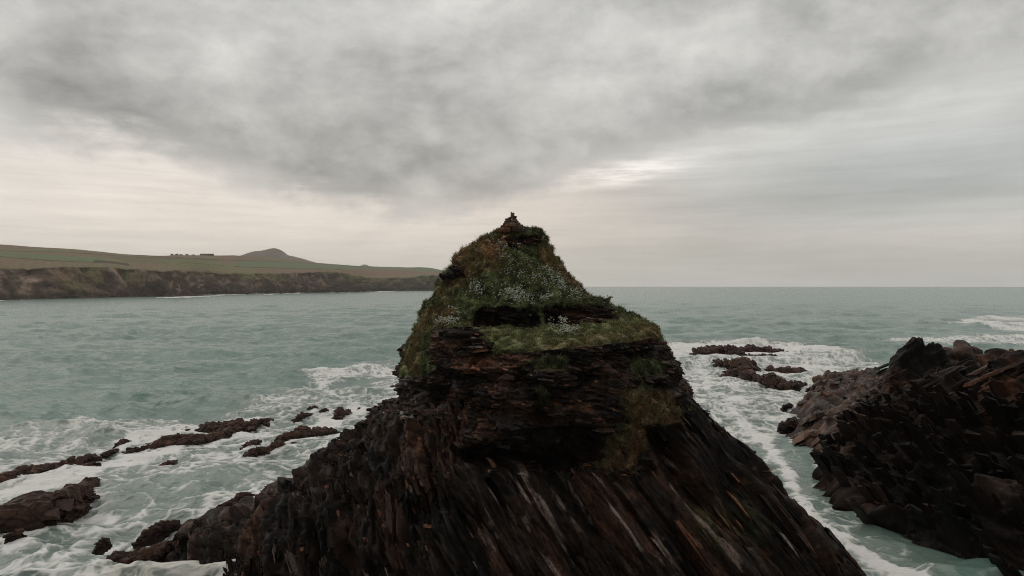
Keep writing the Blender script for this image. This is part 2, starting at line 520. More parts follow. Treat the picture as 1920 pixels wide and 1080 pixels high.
blk = zone([(812, 615), (912, 615), (914, 700), (812, 700)], 4)
d_up = 0.85 * f1 * (1 - 0.8 * blk) + 0.28 * f2 - 0.10 * (1 - c1) - 0.07 * (1 - c2) + 0.26 * (lam - 0.5)
d_low = 1.20 * g1 + 0.24 * g2 - 0.10 * (1 - d1) - 0.05 * (1 - d2) + 0.13 * (lamr - 0.5) + 0.10 * fbm(pf * 0.7, 4, 45)
d_left = -0.30 + 1.05 * h1 + 0.55 * h2 + 0.30 * (laml - 0.5) - 0.08 * (1 - e1) - 0.04 * (1 - e2) + 0.10 * fbm(pf * 0.8, 4, 44)
d_rock = d_up * (1 - lowr - left) + d_low * lowr + d_left * left
tuss = 0.52 * fbm(pf * 0.85, 3, 70) + 0.34 * (1 - 2 * np.abs(noise(pf * 1.9, 71))) - 0.12 + 0.10 * fbm(pf * 4.5, 3, 72)
d_turf = tuss - 0.20
terr = zone([(820, 600), (1240, 596), (1240, 640), (1060, 652), (905, 660)], 4)
d_turf = lerp(d_turf, 0.35 * d_turf, terr)
edge = sstep(0.0, 1.0, np.minimum(1, np.arange(NR) / 45.0))[:, None] * np.ones((1, NC))
disp = lerp(d_rock, d_turf, turf) + 0.5 * fbm(pf * 0.28, 3, 81) * (1 - terr)
disp = (blur(disp.reshape(NR, NC), 1) * edge).ravel(); push = blur(push.reshape(NR, NC), 3).ravel()
dirn = nf * np.array([1, 1, 0.75]) + np.array([0, -0.12, 0]) * front[:, None]
hor = nf * np.array([1, 1, 0.0]); hor[:, 1] -= 0.15 * front; hor /= np.linalg.norm(hor, axis=1)[:, None] + 0.15
PS = pf + dirn * disp[:, None] + hor * push[:, None]
# under the turf edge the soil sags a little
Rm = r1 * (1 - lowr - left)[:, None] + s1 * lowr[:, None] + t1 * left[:, None]
Rm2 = r2 * (1 - lowr - left)[:, None] + s2 * lowr[:, None] + t2 * left[:, None]
crk = (c1 * c2) * (1 - lowr - left) + (d1 * d2) * lowr + (e1 * e2) * left
colr = rock_colour(pf, Rm, Rm2, crk, 0.28, 0.05, 0)
FF, _, FR, _ = worley(pf * np.array([3.4, 3.4, 5.5]) + 0.4 * fbm(pf * 2.0, 2, 47)[:, None], 48)
fleck = np.clip((FR[:, 0] - 0.90) * 14, 0, 1) * sstep(0.46, 0.30, FF) * np.clip(0.5 + 1.6 * fbm(pf * 0.45, 3, 49), 0, 1)
colr = lerp(colr, np.where(FR[:, 1:2] > 0.5, WARM * 1.5, PALE * 0.85) * (0.6 + 0.7 * FR[:, 2:3]), fleck[:, None] * 0.85)
# quartz and lichen streaks along the ribs; iron stain on the broken ledges
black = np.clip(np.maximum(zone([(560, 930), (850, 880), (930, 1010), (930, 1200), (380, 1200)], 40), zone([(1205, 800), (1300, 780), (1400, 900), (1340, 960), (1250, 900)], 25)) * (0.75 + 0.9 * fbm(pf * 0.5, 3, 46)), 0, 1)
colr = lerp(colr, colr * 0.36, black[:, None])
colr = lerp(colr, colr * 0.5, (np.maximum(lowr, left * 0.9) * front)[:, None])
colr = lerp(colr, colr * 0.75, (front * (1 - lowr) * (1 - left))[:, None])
ribn = np.clip((lamr - 0.60) * 5, 0, 1) * np.clip(-0.15 + 3.4 * fbm((pf @ B_rib.T) * np.array([0.5, 0.9, 2.0]), 4, 90), 0, 1)
zone_pale = zone([(860, 880), (1290, 880), (1400, 1080), (950, 1080), (860, 960)], 40)
colr = lerp(colr, PALE * np.array([1.0, 0.93, 0.9]), (np.clip(ribn * 1.3, 0, 1) * np.clip(zone_pale + 0.12 * lowr, 0, 1) * 0.95)[:, None])
rust = np.clip(2.2 * fbm(pf * 1.3, 4, 92) - 0.35, 0, 1) * np.maximum(zone([(860, 740), (935, 770), (930, 830), (780, 860), (720, 840), (800, 800)], 20),
      np.maximum(zone([(1020, 750), (1130, 740), (1140, 790), (1020, 790)], 10), 0.55 * zone([(1130, 900), (1400, 880), (1500, 1080), (1200, 1080)], 30)))
colr = lerp(colr, RUST, (rust * 0.8)[:, None])
ledge_w = zone([(868, 692), (900, 668), (1000, 664), (1000, 682), (940, 696)], 5) * np.clip(R_ := r2[:, 1] * 1.4, 0, 1)
colr = lerp(colr, WARM * 1.2, (ledge_w * 0.6)[:, None])
moss = zone([(1290, 960), (1350, 935), (1420, 960), (1440, 1010), (1330, 1040)], 16) * np.clip(0.35 + 1.8 * fbm((pf @ B_rib.T) * np.array([0.7, 1.4, 3.0]), 4, 93), 0, 1)
colr = lerp(colr, np.array([0.060, 0.070, 0.028]), (moss * 0.55)[:, None])
guano = zone([(762, 690), (775, 740), (772, 790), (752, 790), (752, 700)], 4) * np.clip(3 * fbm(pf * np.array([3, 3, 0.5]), 3, 94), 0, 1)
colr = lerp(colr, np.array([0.35, 0.33, 0.31]), guano[:, None] * 0.8)
v1 = fbm(pf * 0.55, 4, 95); v2 = fbm(pf * 2.2, 4, 96)
tcol = lerp(GREEN, DGREEN, np.clip(0.45 + 1.7 * v2 + 0.8 * fbm(pf * 5.0, 3, 97), 0, 1)[:, None])
rusty = np.clip(np.maximum.reduce([zone([(870, 440), (960, 440), (950, 500), (880, 520), (820, 560), (820, 500)], 14) * 1.25, zone([(790, 570), (860, 575), (850, 610), (800, 640), (780, 700), (745, 700)], 14) * 0.8,
                zone([(1000, 430), (1060, 480), (1100, 545), (1060, 540), (1010, 480)], 12), zone([(1060, 640), (1240, 600), (1240, 640), (1080, 660), (960, 662), (960, 652)], 5) * 0.9,
                zone([(1110, 720), (1300, 740), (1290, 800), (1190, 880), (1110, 880)], 10)]) * 0.75 + 1.1 * v1 - 0.12, 0, 1)
tcol = lerp(tcol, lerp(BROWN, OCHRE, np.clip(0.5 + 1.5 * v2, 0, 1)[:, None]), rusty[:, None])
tcol = lerp(tcol, lerp(np.array([0.150, 0.150, 0.070]), np.array([0.105, 0.115, 0.052]), np.clip(0.5 + 1.5 * v2, 0, 1)[:, None]), (terr * (1 - rusty))[:, None])
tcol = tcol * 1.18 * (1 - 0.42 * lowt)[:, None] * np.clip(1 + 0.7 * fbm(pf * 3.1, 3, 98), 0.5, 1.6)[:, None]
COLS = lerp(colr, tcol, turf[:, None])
wetline = 1 - sstep(0.3, 2.2, PS[:, 2])
COLS = lerp(COLS, COLS * 0.6, wetline[:, None])
gP = P.reshape(NR, NC, 3)
area = (np.linalg.norm(np.gradient(gP, axis=0), axis=2) * np.linalg.norm(np.gradient(gP, axis=1), axis=2)).ravel()
bare = np.clip(1 - turf * 1.4, 0, 1) * sstep(0.2, 0.8, pf[:, 2])
hollow = np.clip(1 + push * 0.8, 0.1, 1)


def on_stack(w, n):
    p = w * area; return rng.choice(len(p), n, p=p / p.sum())


def stone_cols(i, pw=0.06, pp=0.03):
    k = rng.uniform(0, 1, (len(i), 1))
    c = COLS[i] * rng.uniform(0.55, 1.9, (len(i), 1))
    c = np.where(k < pw, WARM * rng.uniform(0.7, 1.6, (len(i), 1)), c)
    return np.where(k > 1 - pp, PALE * rng.uniform(0.4, 0.95, (len(i), 1)), c)


pieces = []
flat_w = bare * (1 - lowr) * (1 - left) * hollow
i = on_stack(flat_w * np.clip(0.6 + 1.8 * fbm(pf * 0.8, 3, 130), 0.1, 2), 7000); sz = np.exp(rng.normal(-0.1, 0.35, (len(i), 1))).clip(0.3, 1.7) * np.array([0.46, 0.36, 0.085]) * rng.uniform(0.7, 1.3, (len(i), 3))
pieces.append(slabs(PS[i], B_flat, sz, stone_cols(i, 0.08, 0.03), 0.11, nf[i], 0.13))
i = on_stack(bare * lowr * hollow * np.clip(0.3 + 2.4 * fbm(pf * 0.5, 3, 132), 0.02, 2), 2600); sz = np.exp(rng.normal(-0.1, 0.45, (len(i), 1))).clip(0.3, 2) * np.array([1.25, 0.5, 0.10]) * rng.uniform(0.7, 1.3, (len(i), 3))
pieces.append(slabs(PS[i], B_rib, sz, stone_cols(i, 0.03, 0.02), 0.04, nf[i], 0.06))
i = on_stack(bare * left * np.clip(0.3 + 2.4 * fbm(pf * 0.6, 3, 131), 0.04, 2), 3000); sz = np.exp(rng.normal(-0.1, 0.45, (len(i), 1))).clip(0.3, 1.8) * np.array([0.95, 0.5, 0.12]) * rng.uniform(0.7, 1.3, (len(i), 3))
pieces.append(slabs(PS[i], B_left, sz, stone_cols(i, 0.05, 0.02), 0.10, nf[i], 0.08))
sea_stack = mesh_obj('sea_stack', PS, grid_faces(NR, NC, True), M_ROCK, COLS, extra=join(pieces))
tag(sea_stack, 'tall dark rock stack with a grassy tapering top in the centre of the view', 'sea stack')

# ------------------------------------------------------------------ grass and flowers growing on the stack
SN = normals(PS.reshape(NR, NC, 3), True).reshape(-1, 3)
if SN[(NR // 2) * NC + 300, 1] > 0: SN = -SN


def pick(weight, n):
    p = weight / weight.sum()
    return rng.choice(len(p), n, p=p)


A = P.reshape(NR, NC, 3)
area = np.linalg.norm(np.gradient(A, axis=0), axis=2) * np.linalg.norm(np.gradient(A, axis=1), axis=2)
area = area.ravel()


def blades(base, up, height, width, col, nb=4):
    """tufts: nb bent blades of two triangles each at every base"""
    n = len(base)
    base = np.repeat(base, nb, 0); up = np.repeat(up, nb, 0); height = np.repeat(height, nb); col = np.repeat(col, nb, 0)
    m = n * nb
    lean = rng.normal(size=(m, 3)) * 0.45
    d = up + lean; d /= np.linalg.norm(d, axis=1)[:, None]
    h = height * rng.uniform(0.6, 1.25, m)
    b = base + rng.normal(size=(m, 3)) * 0.05
    side = np.cross(d, rng.normal(size=(m, 3))); side /= np.linalg.norm(side, axis=1)[:, None] + 1e-9
    w = (width * rng.uniform(0.6, 1.4, m))[:, None]
    mid = b + d * (h * 0.55)[:, None]
    tip = b + d * h[:, None] + lean * (h * 0.5)[:, None] - np.array([0, 0, 1]) * (h * 0.25)[:, None]
    V = np.stack([b - side * w, b + side * w, mid - side * w * 0.7, mid + side * w * 0.7, tip], 1)
    k = np.arange(m)[:, None] * 5
    T = np.concatenate([k + [0, 1, 3], k + [0, 3, 2], k + [2, 3, 4]], 0)
    cc = (col * rng.uniform(0.7, 1.3, (m, 1)))[:, None] * np.array([0.7, 0.7, 1.0, 1.0, 1.25])[None, :, None]
    return V.reshape(-1, 3), T, cc.reshape(-1, 3)


wt = area * np.clip(turf - 0.3, 0, 1) * np.clip(0.45 + 2.6 * fbm(pf * 1.7, 2, 121), 0.03, 1.8) * np.where(front > 0, 1.0, 0.35)
ii = pick(wt, 60000)
base = PS[ii]
up = SN[ii] * 0.55 + np.array([0, 0, 0.8])
hgt = rng.uniform(0.10, 0.28, len(ii)) * (1 + 0.6 * np.clip(fbm(base * 1.7, 2, 121), -0.5, 1)) * (0.8 - 0.35 * terr[ii]) * (1 + 0.5 * np.clip(fbm(base * 0.9, 2, 99), -0.8, 1.2))
tc = COLS[ii] * rng.uniform(0.5, 1.6, (len(ii), 1)) * np.clip(1 + 1.3 * fbm(base * 2.3, 2, 122), 0.4, 2.0)[:, None] + (rng.uniform(0, 1, (len(ii), 1)) > 0.93) * np.array([0.11, 0.085, 0.045]) + rng.uniform(0, 0.012, (len(ii), 1)) * np.array([1, 0.9, 0.3])
V, T, cc = blades(base, up, hgt, 0.016, tc)
tag(mesh_obj('grass', V, T, M_GRASS, cc, smooth=False), kind='stuff')

fw = np.maximum.reduce([
    0.75 * zone([(925, 545), (960, 540), (1000, 555), (1035, 562), (1040, 570), (960, 572), (925, 562)], 7),
    0.26 * zone([(930, 455), (955, 460), (1000, 500), (1060, 555), (1100, 560), (1090, 572), (1040, 560), (960, 530), (930, 500)], 16),
    0.6 * zone([(880, 530), (905, 535), (905, 560), (878, 556)], 5), 0.7 * zone([(1010, 505), (1040, 515), (1085, 560), (1050, 560)], 6),
    0.8 * zone([(1026, 604), (1045, 603), (1072, 610), (1070, 614), (1028, 614)], 2), 0.45 * zone([(1035, 620), (1085, 622), (1085, 634), (1040, 634)], 4),
    0.6 * zone([(850, 588), (872, 588), (872, 596), (852, 598)], 3), 0.35 * zone([(820, 604), (860, 606), (860, 616), (820, 616)], 4), 0.3 * zone([(1115, 574), (1160, 582), (1160, 590), (1120, 584)], 3)])
wt = area * fw * np.clip(turf, 0, 1) * np.clip(0.45 + 2.0 * fbm(pf * 1.6, 3, 120), 0.03, 1)
ii = pick(wt, 1900)
b = PS[ii] + SN[ii] * 0.05 + rng.normal(size=(len(ii), 3)) * 0.05 + np.array([0, -0.25, 1]) * rng.uniform(0.20, 0.42, (len(ii), 1))
s = rng.uniform(0.020, 0.055, len(ii))[:, None]
O = np.array([[1, 0, 0], [-1, 0, 0], [0, 1, 0], [0, -1, 0], [0, 0, 0.7], [0, 0, -0.7]])
FT = np.array([[0, 2, 4], [2, 1, 4], [1, 3, 4], [3, 0, 4], [2, 0, 5], [1, 2, 5], [3, 1, 5], [0, 3, 5]])
V = (b[:, None] + O[None] * s[:, None] * rng.uniform(0.7, 1.4, (len(ii), 6, 1))).reshape(-1, 3)
T = (np.arange(len(ii))[:, None, None] * 6 + FT[None]).reshape(-1, 3)
tag(mesh_obj('wildflowers', V, T, M_FLOWER, np.full((len(V), 3), 1.0) * np.array([0.46, 0.47, 0.39])), kind='stuff')

# ------------------------------------------------------------------ cairn on the summit
M_STONE = col_material('cairn_stone', rough=0.75, spec=0.2, fine=0.4, scale=12.0, bump=0.02)


def stone_mesh(name, size, seed, mat, parent, loc, rot, col, flat=True):
    r = np.random.default_rng(seed)
    n = 11
    ang = np.sort(r.uniform(0, 2 * np.pi, n)); rad = r.uniform(0.75, 1.0, n)
    prof = [(0.82, -0.5), (1.0, -0.25), (1.0, 0.2), (0.86, 0.5)]
    V = [[0, 0, -0.5]]
    for k, z in prof:
        for a, q in zip(ang, rad):
            V.append([math.cos(a) * q * k * r.uniform(0.94, 1.05), math.sin(a) * q * k * r.uniform(0.94, 1.05), z + r.uniform(-0.06, 0.06)])
    V.append([0, 0, 0.5])
    V = np.array(V) * np.array(size)
    T = []
    for j in range(n):
        j2 = (j + 1) % n
        T.append([0, 1 + j2, 1 + j])
        for q in range(3):
            a0 = 1 + q * n
            T += [[a0 + j, a0 + j2, a0 + n + j2], [a0 + j, a0 + n + j2, a0 + n + j]]
        T.append([len(V) - 1, 1 + 3 * n + j, 1 + 3 * n + j2])
    o = mesh_obj(name, V, np.array(T), mat, np.tile(np.array(col), (len(V), 1)) * r.uniform(0.8, 1.2, (len(V), 1)), parent, smooth=False)
    o.location = loc; o.rotation_euler = rot
    return o


CAIRN = W(959, 430, 44.6)
cairn = bpy.data.objects.new('cairn', None); COL.objects.link(cairn); cairn.location = CAIRN
tag(cairn, 'small pile of flat brown stones on the very top of the grassy stack', 'cairn')
u = 44.6 / F
layers = [(31, -2, 7), (24, 5, 5), (18.5, 10, 4), (16, 14, 3.5), (12.5, 17.5, 3.5), (9.5, 21, 3)]
sid = 0
for li_, (hw, zz, th) in enumerate(layers):
    k = [9, 7, 6, 5, 4, 3][li_]
    for j in range(k):
        a = 2 * math.pi * j / k + li_ * 0.9 + random.uniform(-0.25, 0.25)
        rr = hw * 0.60 * u
        col = random.choice([MID * 1.1, WARM * 0.9, MID * 0.8, np.array([0.10, 0.072, 0.05]), WARM * 1.15])
        if li_ == 2 and j == 3: col = np.array([0.16, 0.16, 0.10])
        stone_mesh('stone', (hw * 0.44 * u * random.uniform(0.85, 1.2), hw * 0.40 * u * random.uniform(0.8, 1.1), th * u * random.uniform(1.0, 1.35)), 300 + sid, M_STONE, cairn,
                   (math.cos(a) * rr, math.sin(a) * rr, zz * u + random.uniform(-0.02, 0.02)), (random.uniform(-0.12, 0.12), random.uniform(-0.12, 0.12), random.uniform(0, 6)), col)
        sid += 1
# upright stone balanced on the cairn, notched at the top with one taller corner
w_, t_, h_ = 3.4 * u, 2.4 * u, 9.5 * u
prof = [(-1.0, 0), (0.85, 0), (0.95, 0.45), (1.05, 0.84), (0.5, 0.87), (0.1, 0.83), (-0.5, 0.86), (-0.75, 0.98), (-1.05, 1.03), (-1.0, 0.5)]
V = np.array([[x * w_, -t_, z * h_] for x, z in prof] + [[x * w_ * 0.9, t_, z * h_ * 0.97] for x, z in prof] + [[0, -t_ * 1.25, h_ * 0.45], [0, t_ * 1.25, h_ * 0.45]])
n = len(prof); T = []
for j in range(n):
    j2 = (j + 1) % n
    T += [[j, j2, n + j2], [j, n + j2, n + j], [2 * n, j2, j], [2 * n + 1, n + j, n + j2]]
up_st = mesh_obj('upright_stone', V, np.array(T), M_STONE, np.tile(np.array([0.15, 0.10, 0.085]), (len(V), 1)), smooth=False)
up_st.location = CAIRN + np.array([0.06, 0, 23.0 * u]); up_st.rotation_euler = (0.03, 0.02, 0.2)
tag(up_st, 'small upright notched stone balanced on top of the cairn', 'stone')
cap = stone_mesh('capstone', (3.4 * u, 3.0 * u, 3 * u), 777, M_STONE, cairn, (7.5 * u, -0.05, 23.2 * u), (0.1, 0.2, 0.4), np.array([0.06, 0.03, 0.025]))


# ================================================================== reef rocks in the water
def reef(label, spine, seed, name='reef_rock', cat='rock', depth=None, warm=0.5, base_z=0.0, group=None, green=0.0, rough=1.0, tone=1.0, amp=0.95):
    """a low rock: spine of (px, py of its waterline, height in px); built on the sea at its real size"""
    pts = []
    for px, py, hp in spine:
        q = on_sea(px, py); hh = hp * q[1] / F * 0.80
        pts.append([q[0], q[1], hh])
    pts = np.array(pts)
    L = np.linalg.norm(np.diff(pts[:, :2], axis=0), axis=1); T_ = np.concatenate([[0], np.cumsum(L)])
    tot = T_[-1]
    hmax = pts[:, 2].max(); dist = pts[:, 1].mean()
    dp = depth if depth else max(hmax * 1.6, tot * 0.22)
    stepm = max(0.05, dist / F * 0.9)
    n = int(np.clip(tot / stepm, 24, 420)); m = int(np.clip((dp * 2 + hmax * 2) / stepm, 20, 140))
    t = np.linspace(0, 1, n) * tot
    c = np.stack([np.interp(t, T_, pts[:, k]) for k in range(3)], 1)
    for _ in range(max(2, n // 30)): c[1:-1] = (c[:-2] + 2 * c[1:-1] + c[2:]) / 4
    e = np.clip(np.minimum(t, tot - t) / (0.16 * tot + 1e-6), 0, 1); taper = np.sqrt(np.clip(e * (2 - e), 0, 1))
    phi = np.linspace(0, 1, m)
    cs = np.cos(phi * np.pi); sn = np.sin(phi * np.pi) ** 0.75
    Pr = np.empty((n, m, 3))
    wv = (0.25 + 0.75 * taper) * dp
    Pr[:, :, 0] = c[:, None, 0]
    Pr[:, :, 1] = c[:, None, 1] + wv[:, None] * (1 - cs[None] * 1.0) * 0.75
    Pr[:, :, 2] = -0.7 + (0.7 + c[:, None, 2] * (0.25 + 0.75 * taper[:, None])) * sn[None] * (0.15 + 0.85 * taper[:, None]) * (1 - 0.25 * phi[None])
    Nr = normals(Pr, False)
    if Nr[n // 2, m // 2, 2] < 0: Nr = -Nr
    q = Pr.reshape(-1, 3); nn = Nr.reshape(-1, 3)
    sc = max(0.5, min(hmax, tot * 0.3)) * rough
    Bq = basis((0.45, -0.55, 0.7), (0.85, 0.45, -0.1))
    fa, ca, ra = blocks(q, Bq, (1.9 * sc, 0.9 * sc, 0.5 * sc), seed, 0.2)
    fb, cb, rb = blocks(q, Bq, (0.6 * sc, 0.35 * sc, 0.22 * sc), seed + 1, 0.15)
    lowf = fbm(q * (0.55 / sc), 3, seed + 2)
    dd = sc * amp * (0.70 * fa - 0.16 * (1 - ca) + 0.32 * fb - 0.05 * (1 - cb) + 0.4 * lowf)
    q2 = q + nn * dd[:, None] * np.array([0.8, 0.8, 0.9])
    col = lerp(np.array([0.040, 0.023, 0.017]), np.array([0.125, 0.062, 0.041]), np.clip(0.5 * ra[:, 0:1] + warm * 0.5 + 0.5 * fbm(q * 0.8 / sc, 3, seed + 4)[:, None], 0, 1))
    col = lerp(col, np.array([0.03, 0.02, 0.017]), ((1 - ca * cb) * 0.7)[:, None])
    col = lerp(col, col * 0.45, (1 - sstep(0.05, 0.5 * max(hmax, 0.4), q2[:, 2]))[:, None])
    if green: col = lerp(col, np.array([0.075, 0.080, 0.035]), (green * np.clip(0.5 + 1.6 * fbm(q * 1.1 / sc, 3, seed + 6), 0, 1) * sstep(0.3, 0.7, nn[:, 2]))[:, None])
    rr_ = np.random.default_rng(seed + 8)
    wgt = (q2[:, 2] > 0.0) * np.clip(nn[:, 2] - nn[:, 1] * 0.5 + 0.4, 0, 2) + 1e-9
    k = rr_.choice(len(q2), int(np.clip(tot * 14 / max(sc, 0.6), 30, 420)), p=wgt / wgt.sum())
    sz = sc * rr_.uniform(0.4, 1.3, (len(k), 1)) * np.array([0.62, 0.34, 0.15]) * rr_.uniform(0.7, 1.4, (len(k), 3))
    ex = slabs(q2[k], Bq, sz, col[k] * tone * rr_.uniform(0.55, 1.5, (len(k), 1)), 0.13, nn[k], 0.10 * sc, rr_)
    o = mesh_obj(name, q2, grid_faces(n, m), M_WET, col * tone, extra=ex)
    return tag(o, label, cat, group)


GL = 'rocks breaking the surf left of the stack'; GR = 'rocks breaking the surf right of the stack'
REEFS = []


def rk(label, spine, **k):
    o = reef(label, spine, 500 + 10 * len(REEFS), **k); REEFS.append(([(p[0], p[1]) for p in spine])); return o


rk('flat brown reef slab at the left edge, behind the big front slab', [(-60, 918, 16), (0, 908, 22), (40, 902, 26), (80, 895, 30), (112, 886, 26), (148, 870, 10)], group=GL)
rk('thin flat spur running right from the slab at the left edge', [(82, 893, 8), (120, 888, 14), (150, 881, 11), (176, 872, 8)], group=GL)
rk('largest brown rock of the lower left corner with a smooth sloping top', [(-70, 1004, 60), (0, 990, 54), (40, 984, 54), (78, 982, 60), (108, 955, 42), (145, 913, 6)], group=GL, depth=2.6, amp=0.4)
rk('small dark rock just right of the largest lower left rock', [(112, 969, 6), (132, 964, 17), (150, 948, 8)], group=GL)
rk('low dark shard in foam above the small rock at lower left', [(146, 942, 4), (162, 939, 9), (177, 931, 5)], group=GL)
rk('long reef strand nearest the open sea on the left', [(322, 815, 6), (376, 812, 15), (431, 812, 18), (470, 809, 20), (491, 797, 18)], group=GL)
rk('longest knobbly reef strand, in front of the seaward one', [(224, 848, 6), (256, 847, 18), (285, 844, 26), (320, 840, 22), (370, 834, 16), (424, 821, 12)], group=GL)
rk('two low humps joined, left of the longest knobbly strand', [(167, 862, 6), (190, 858, 11), (214, 847, 8)], group=GL)
rk('lone small rock on the seaward side above the joined low humps', [(208, 838, 3), (222, 834, 12), (236, 830, 8)], group=GL)
rk('pointed brown rock in the middle of the left foam', [(440, 863, 5), (470, 860, 20), (500, 852, 22), (532, 843, 14)], group=GL)
rk('level reef strand nearest the left slope of the stack', [(508, 828, 6), (530, 829, 20), (560, 821, 20), (600, 817, 14), (634, 814, 8)], group=GL)
rk('squat rock between the pointed rock and the long strands', [(446, 846, 6), (462, 843, 16), (478, 834, 10)], group=GL)
rk('small block hugging the near side of the level strand', [(534, 841, 6), (548, 838, 9), (560, 834, 5)], group=GL)
rk('slanting small rock alone in the foam left of centre', [(288, 882, 4), (304, 877, 11), (322, 868, 8)], group=GL)
rk('smallest round rock beside the slanting small rock', [(342, 879, 4), (350, 877, 8), (358, 873, 4)], group=GL)
rk('streaked rock with water draining off, second from the stack', [(546, 791, 5), (558, 788, 13), (572, 780, 8)], group=GL)
rk('tiny dark tip between two draining rocks', [(597, 772, 4), (604, 771, 7), (612, 769, 4)], group=GL)
rk('domed rock with white water pouring down its side', [(622, 784, 8), (636, 783, 20), (652, 777, 12)], group=GL)
rk('half sunk rock farthest out beyond the draining rocks', [(568, 771, 3), (579, 770, 8), (592, 765, 5)], group=GL)
rk('low rock awash against the left wall of the stack', [(724, 731, 3), (740, 729, 9), (756, 724, 6)], group=GL)
rk('thin rock barely breaking the foam near the stack wall', [(667, 769, 3), (681, 768, 5), (696, 765, 3)], group=GL)
rk('dark wave washed ledge left of the foot of the stack', [(248, 1010, 6), (272, 1006, 18), (296, 999, 22), (318, 986, 8)], group=GL, tone=0.7)
rk('broad layered ledge at the bottom left foot of the stack', [(176, 1054, 8), (215, 1058, 16), (255, 1060, 26), (296, 1052, 30), (330, 1030, 16)], group=GL, tone=0.8)
rk('short dark rock in the eddies above the broad layered ledge', [(170, 1024, 4), (184, 1021, 9), (200, 1014, 5)], group=GL)
rk('dark grey rock ledge behind the mossy shelf', [(386, 962, 8), (420, 957, 20), (452, 952, 24), (486, 940, 14)], group=GL, tone=0.75)
rk('mossy green shelf joining the left slope of the stack', [(400, 985, 8), (450, 972, 22), (500, 950, 26), (545, 930, 22)], group=GL, green=0.8, depth=1.6)
rk('flat awash rock at the far left in the bottom corner foam', [(2, 1008, 4), (20, 1005, 9), (38, 1000, 5)], group=GL)
rk('black boulder standing in foam at the stack foot', [(320, 1013, 5), (330, 1011, 10), (342, 1005, 6)], group=GL, tone=0.6)
rk('humped reef rock farthest out on the right', [(1304, 667, 5), (1330, 664, 19), (1356, 663, 23), (1386, 666, 17), (1416, 668, 5)], group=GR)
rk('ragged low ridge behind the humped reef rock', [(1388, 661, 11), (1412, 660, 15), (1440, 660, 9), (1488, 661, 4)], group=GR)
rk('small rock in front of the ragged low ridge', [(1414, 671, 4), (1436, 670, 9), (1464, 670, 4)], group=GR)
rk('thin sliver of rock at the right tip of the ragged ridge', [(1466, 674, 3), (1482, 673, 5), (1502, 672, 3)], group=GR)
rk('jagged middle reef rock in front of the humped one', [(1344, 683, 6), (1370, 691, 18), (1396, 697, 22), (1428, 692, 14)], group=GR)
rk('long sloping reef rock pointing at the right hand cliff', [(1388, 708, 10), (1420, 721, 27), (1450, 730, 29), (1485, 733, 19), (1515, 723, 5)], group=GR)
rk('rounded single rock left of the long sloping reef', [(1349, 710, 6), (1370, 711, 18), (1392, 708, 8)], group=GR)
rk('spray covered rock behind the long sloping reef', [(1444, 697, 6), (1466, 702, 17), (1495, 702, 10), (1522, 698, 4)], group=GR)
rk('tiny rock farthest right beyond the spray covered rock', [(1526, 704, 3), (1534, 703, 6), (1543, 701, 3)], group=GR)
rk('tiny rock at the tip of the long sloping reef', [(1513, 731, 3), (1520, 730, 5), (1528, 729, 3)], group=GR)
rk('dark round boulder in the channel mouth', [(1466, 806, 8), (1486, 804, 22), (1508, 798, 14)], group=GR, tone=0.5)
rk('low rock awash off the brown rock platform', [(1468, 763, 3), (1478, 761, 5), (1490, 759, 3)], group=GR, tone=0.7)

# ================================================================== brown rock platform and the dark outcrop on the right
plat = [on_sea(*p)[:2] for p in [(1540, 716), (1512, 742), (1492, 766), (1500, 785), (1484, 812), (1490, 832), (1524, 846), (1544, 882), (1580, 910)]]
plat += [np.array([38.0, 58.0]), np.array([62.0, 88.0]), np.array([66.0, 118.0]), np.array([52.0, 116.0])]
plat = np.array(plat)
gx = np.arange(22, 70, 0.11); gy = np.concatenate([np.arange(52, 75, 0.12), np.arange(75, 122, 0.2)])
GX, GY = np.meshgrid(gx, gy)
q = np.stack([GX.ravel(), GY.ravel(), np.zeros(GX.size)], 1)
qw = q + 0.9 * np.stack([fbm(q * 0.3, 3, 601), fbm(q * 0.3, 3, 602), 0 * q[:, 0]], 1)
ins = np.zeros(len(q), bool); dm = np.full(len(q), 1e9)
for k in range(len(plat)):
    (x0, y0), (x1, y1) = plat[k - 1], plat[k]
    dx, dy = x1 - x0, y1 - y0
    t = np.clip(((qw[:, 0] - x0) * dx + (qw[:, 1] - y0) * dy) / (dx * dx + dy * dy), 0, 1)
    dm = np.minimum(dm, np.hypot(qw[:, 0] - x0 - t * dx, qw[:, 1] - y0 - t * dy))
    ins ^= ((y0 > qw[:, 1]) != (y1 > qw[:, 1])) & (qw[:, 0] < (x1 - x0) * (qw[:, 1] - y0) / (y1 - y0 + 1e-12) + x0)
sd = np.where(ins, dm, -dm)
along = np.array([0.66, 0.75, 0]); across = np.array([-0.75, 0.66, 0])       # rounded ribs run seaward to landward
rr = np.stack([q @ along * 0.10, q @ across * 0.42, 0 * q[:, 0]], 1)
rib = ridged(rr + 0.25 * np.stack([fbm(q * 0.2, 2, 605), fbm(q * 0.2, 2, 606), 0 * q[:, 0]], 1), 2, 607)
hh = 1.1 * (1 - np.exp(-np.clip(sd, 0, 99) / 0.7)) + 1.5 * (1 - np.exp(-np.clip(sd, 0, 99) / 8)) + 0.8 * np.clip(sd, -2, 0)
hh = hh + (1.1 * (rib - 0.45) * 1.3 + 0.5 * fbm(q * 0.5, 4, 608)) * sstep(-0.6, 1.5, sd)
fa, ca, ra = blocks(np.stack([q[:, 0], q[:, 1], hh], 1), basis((-0.6, 0.5, 0.6), (0.66, 0.75, 0)), (6.0, 2.2, 1.1), 611, 0.15)
fb, cb, rb = blocks(np.stack([q[:, 0], q[:, 1], hh], 1), basis((-0.6, 0.5, 0.6), (0.66, 0.75, 0)), (2.0, 0.9, 0.5), 614, 0.12)
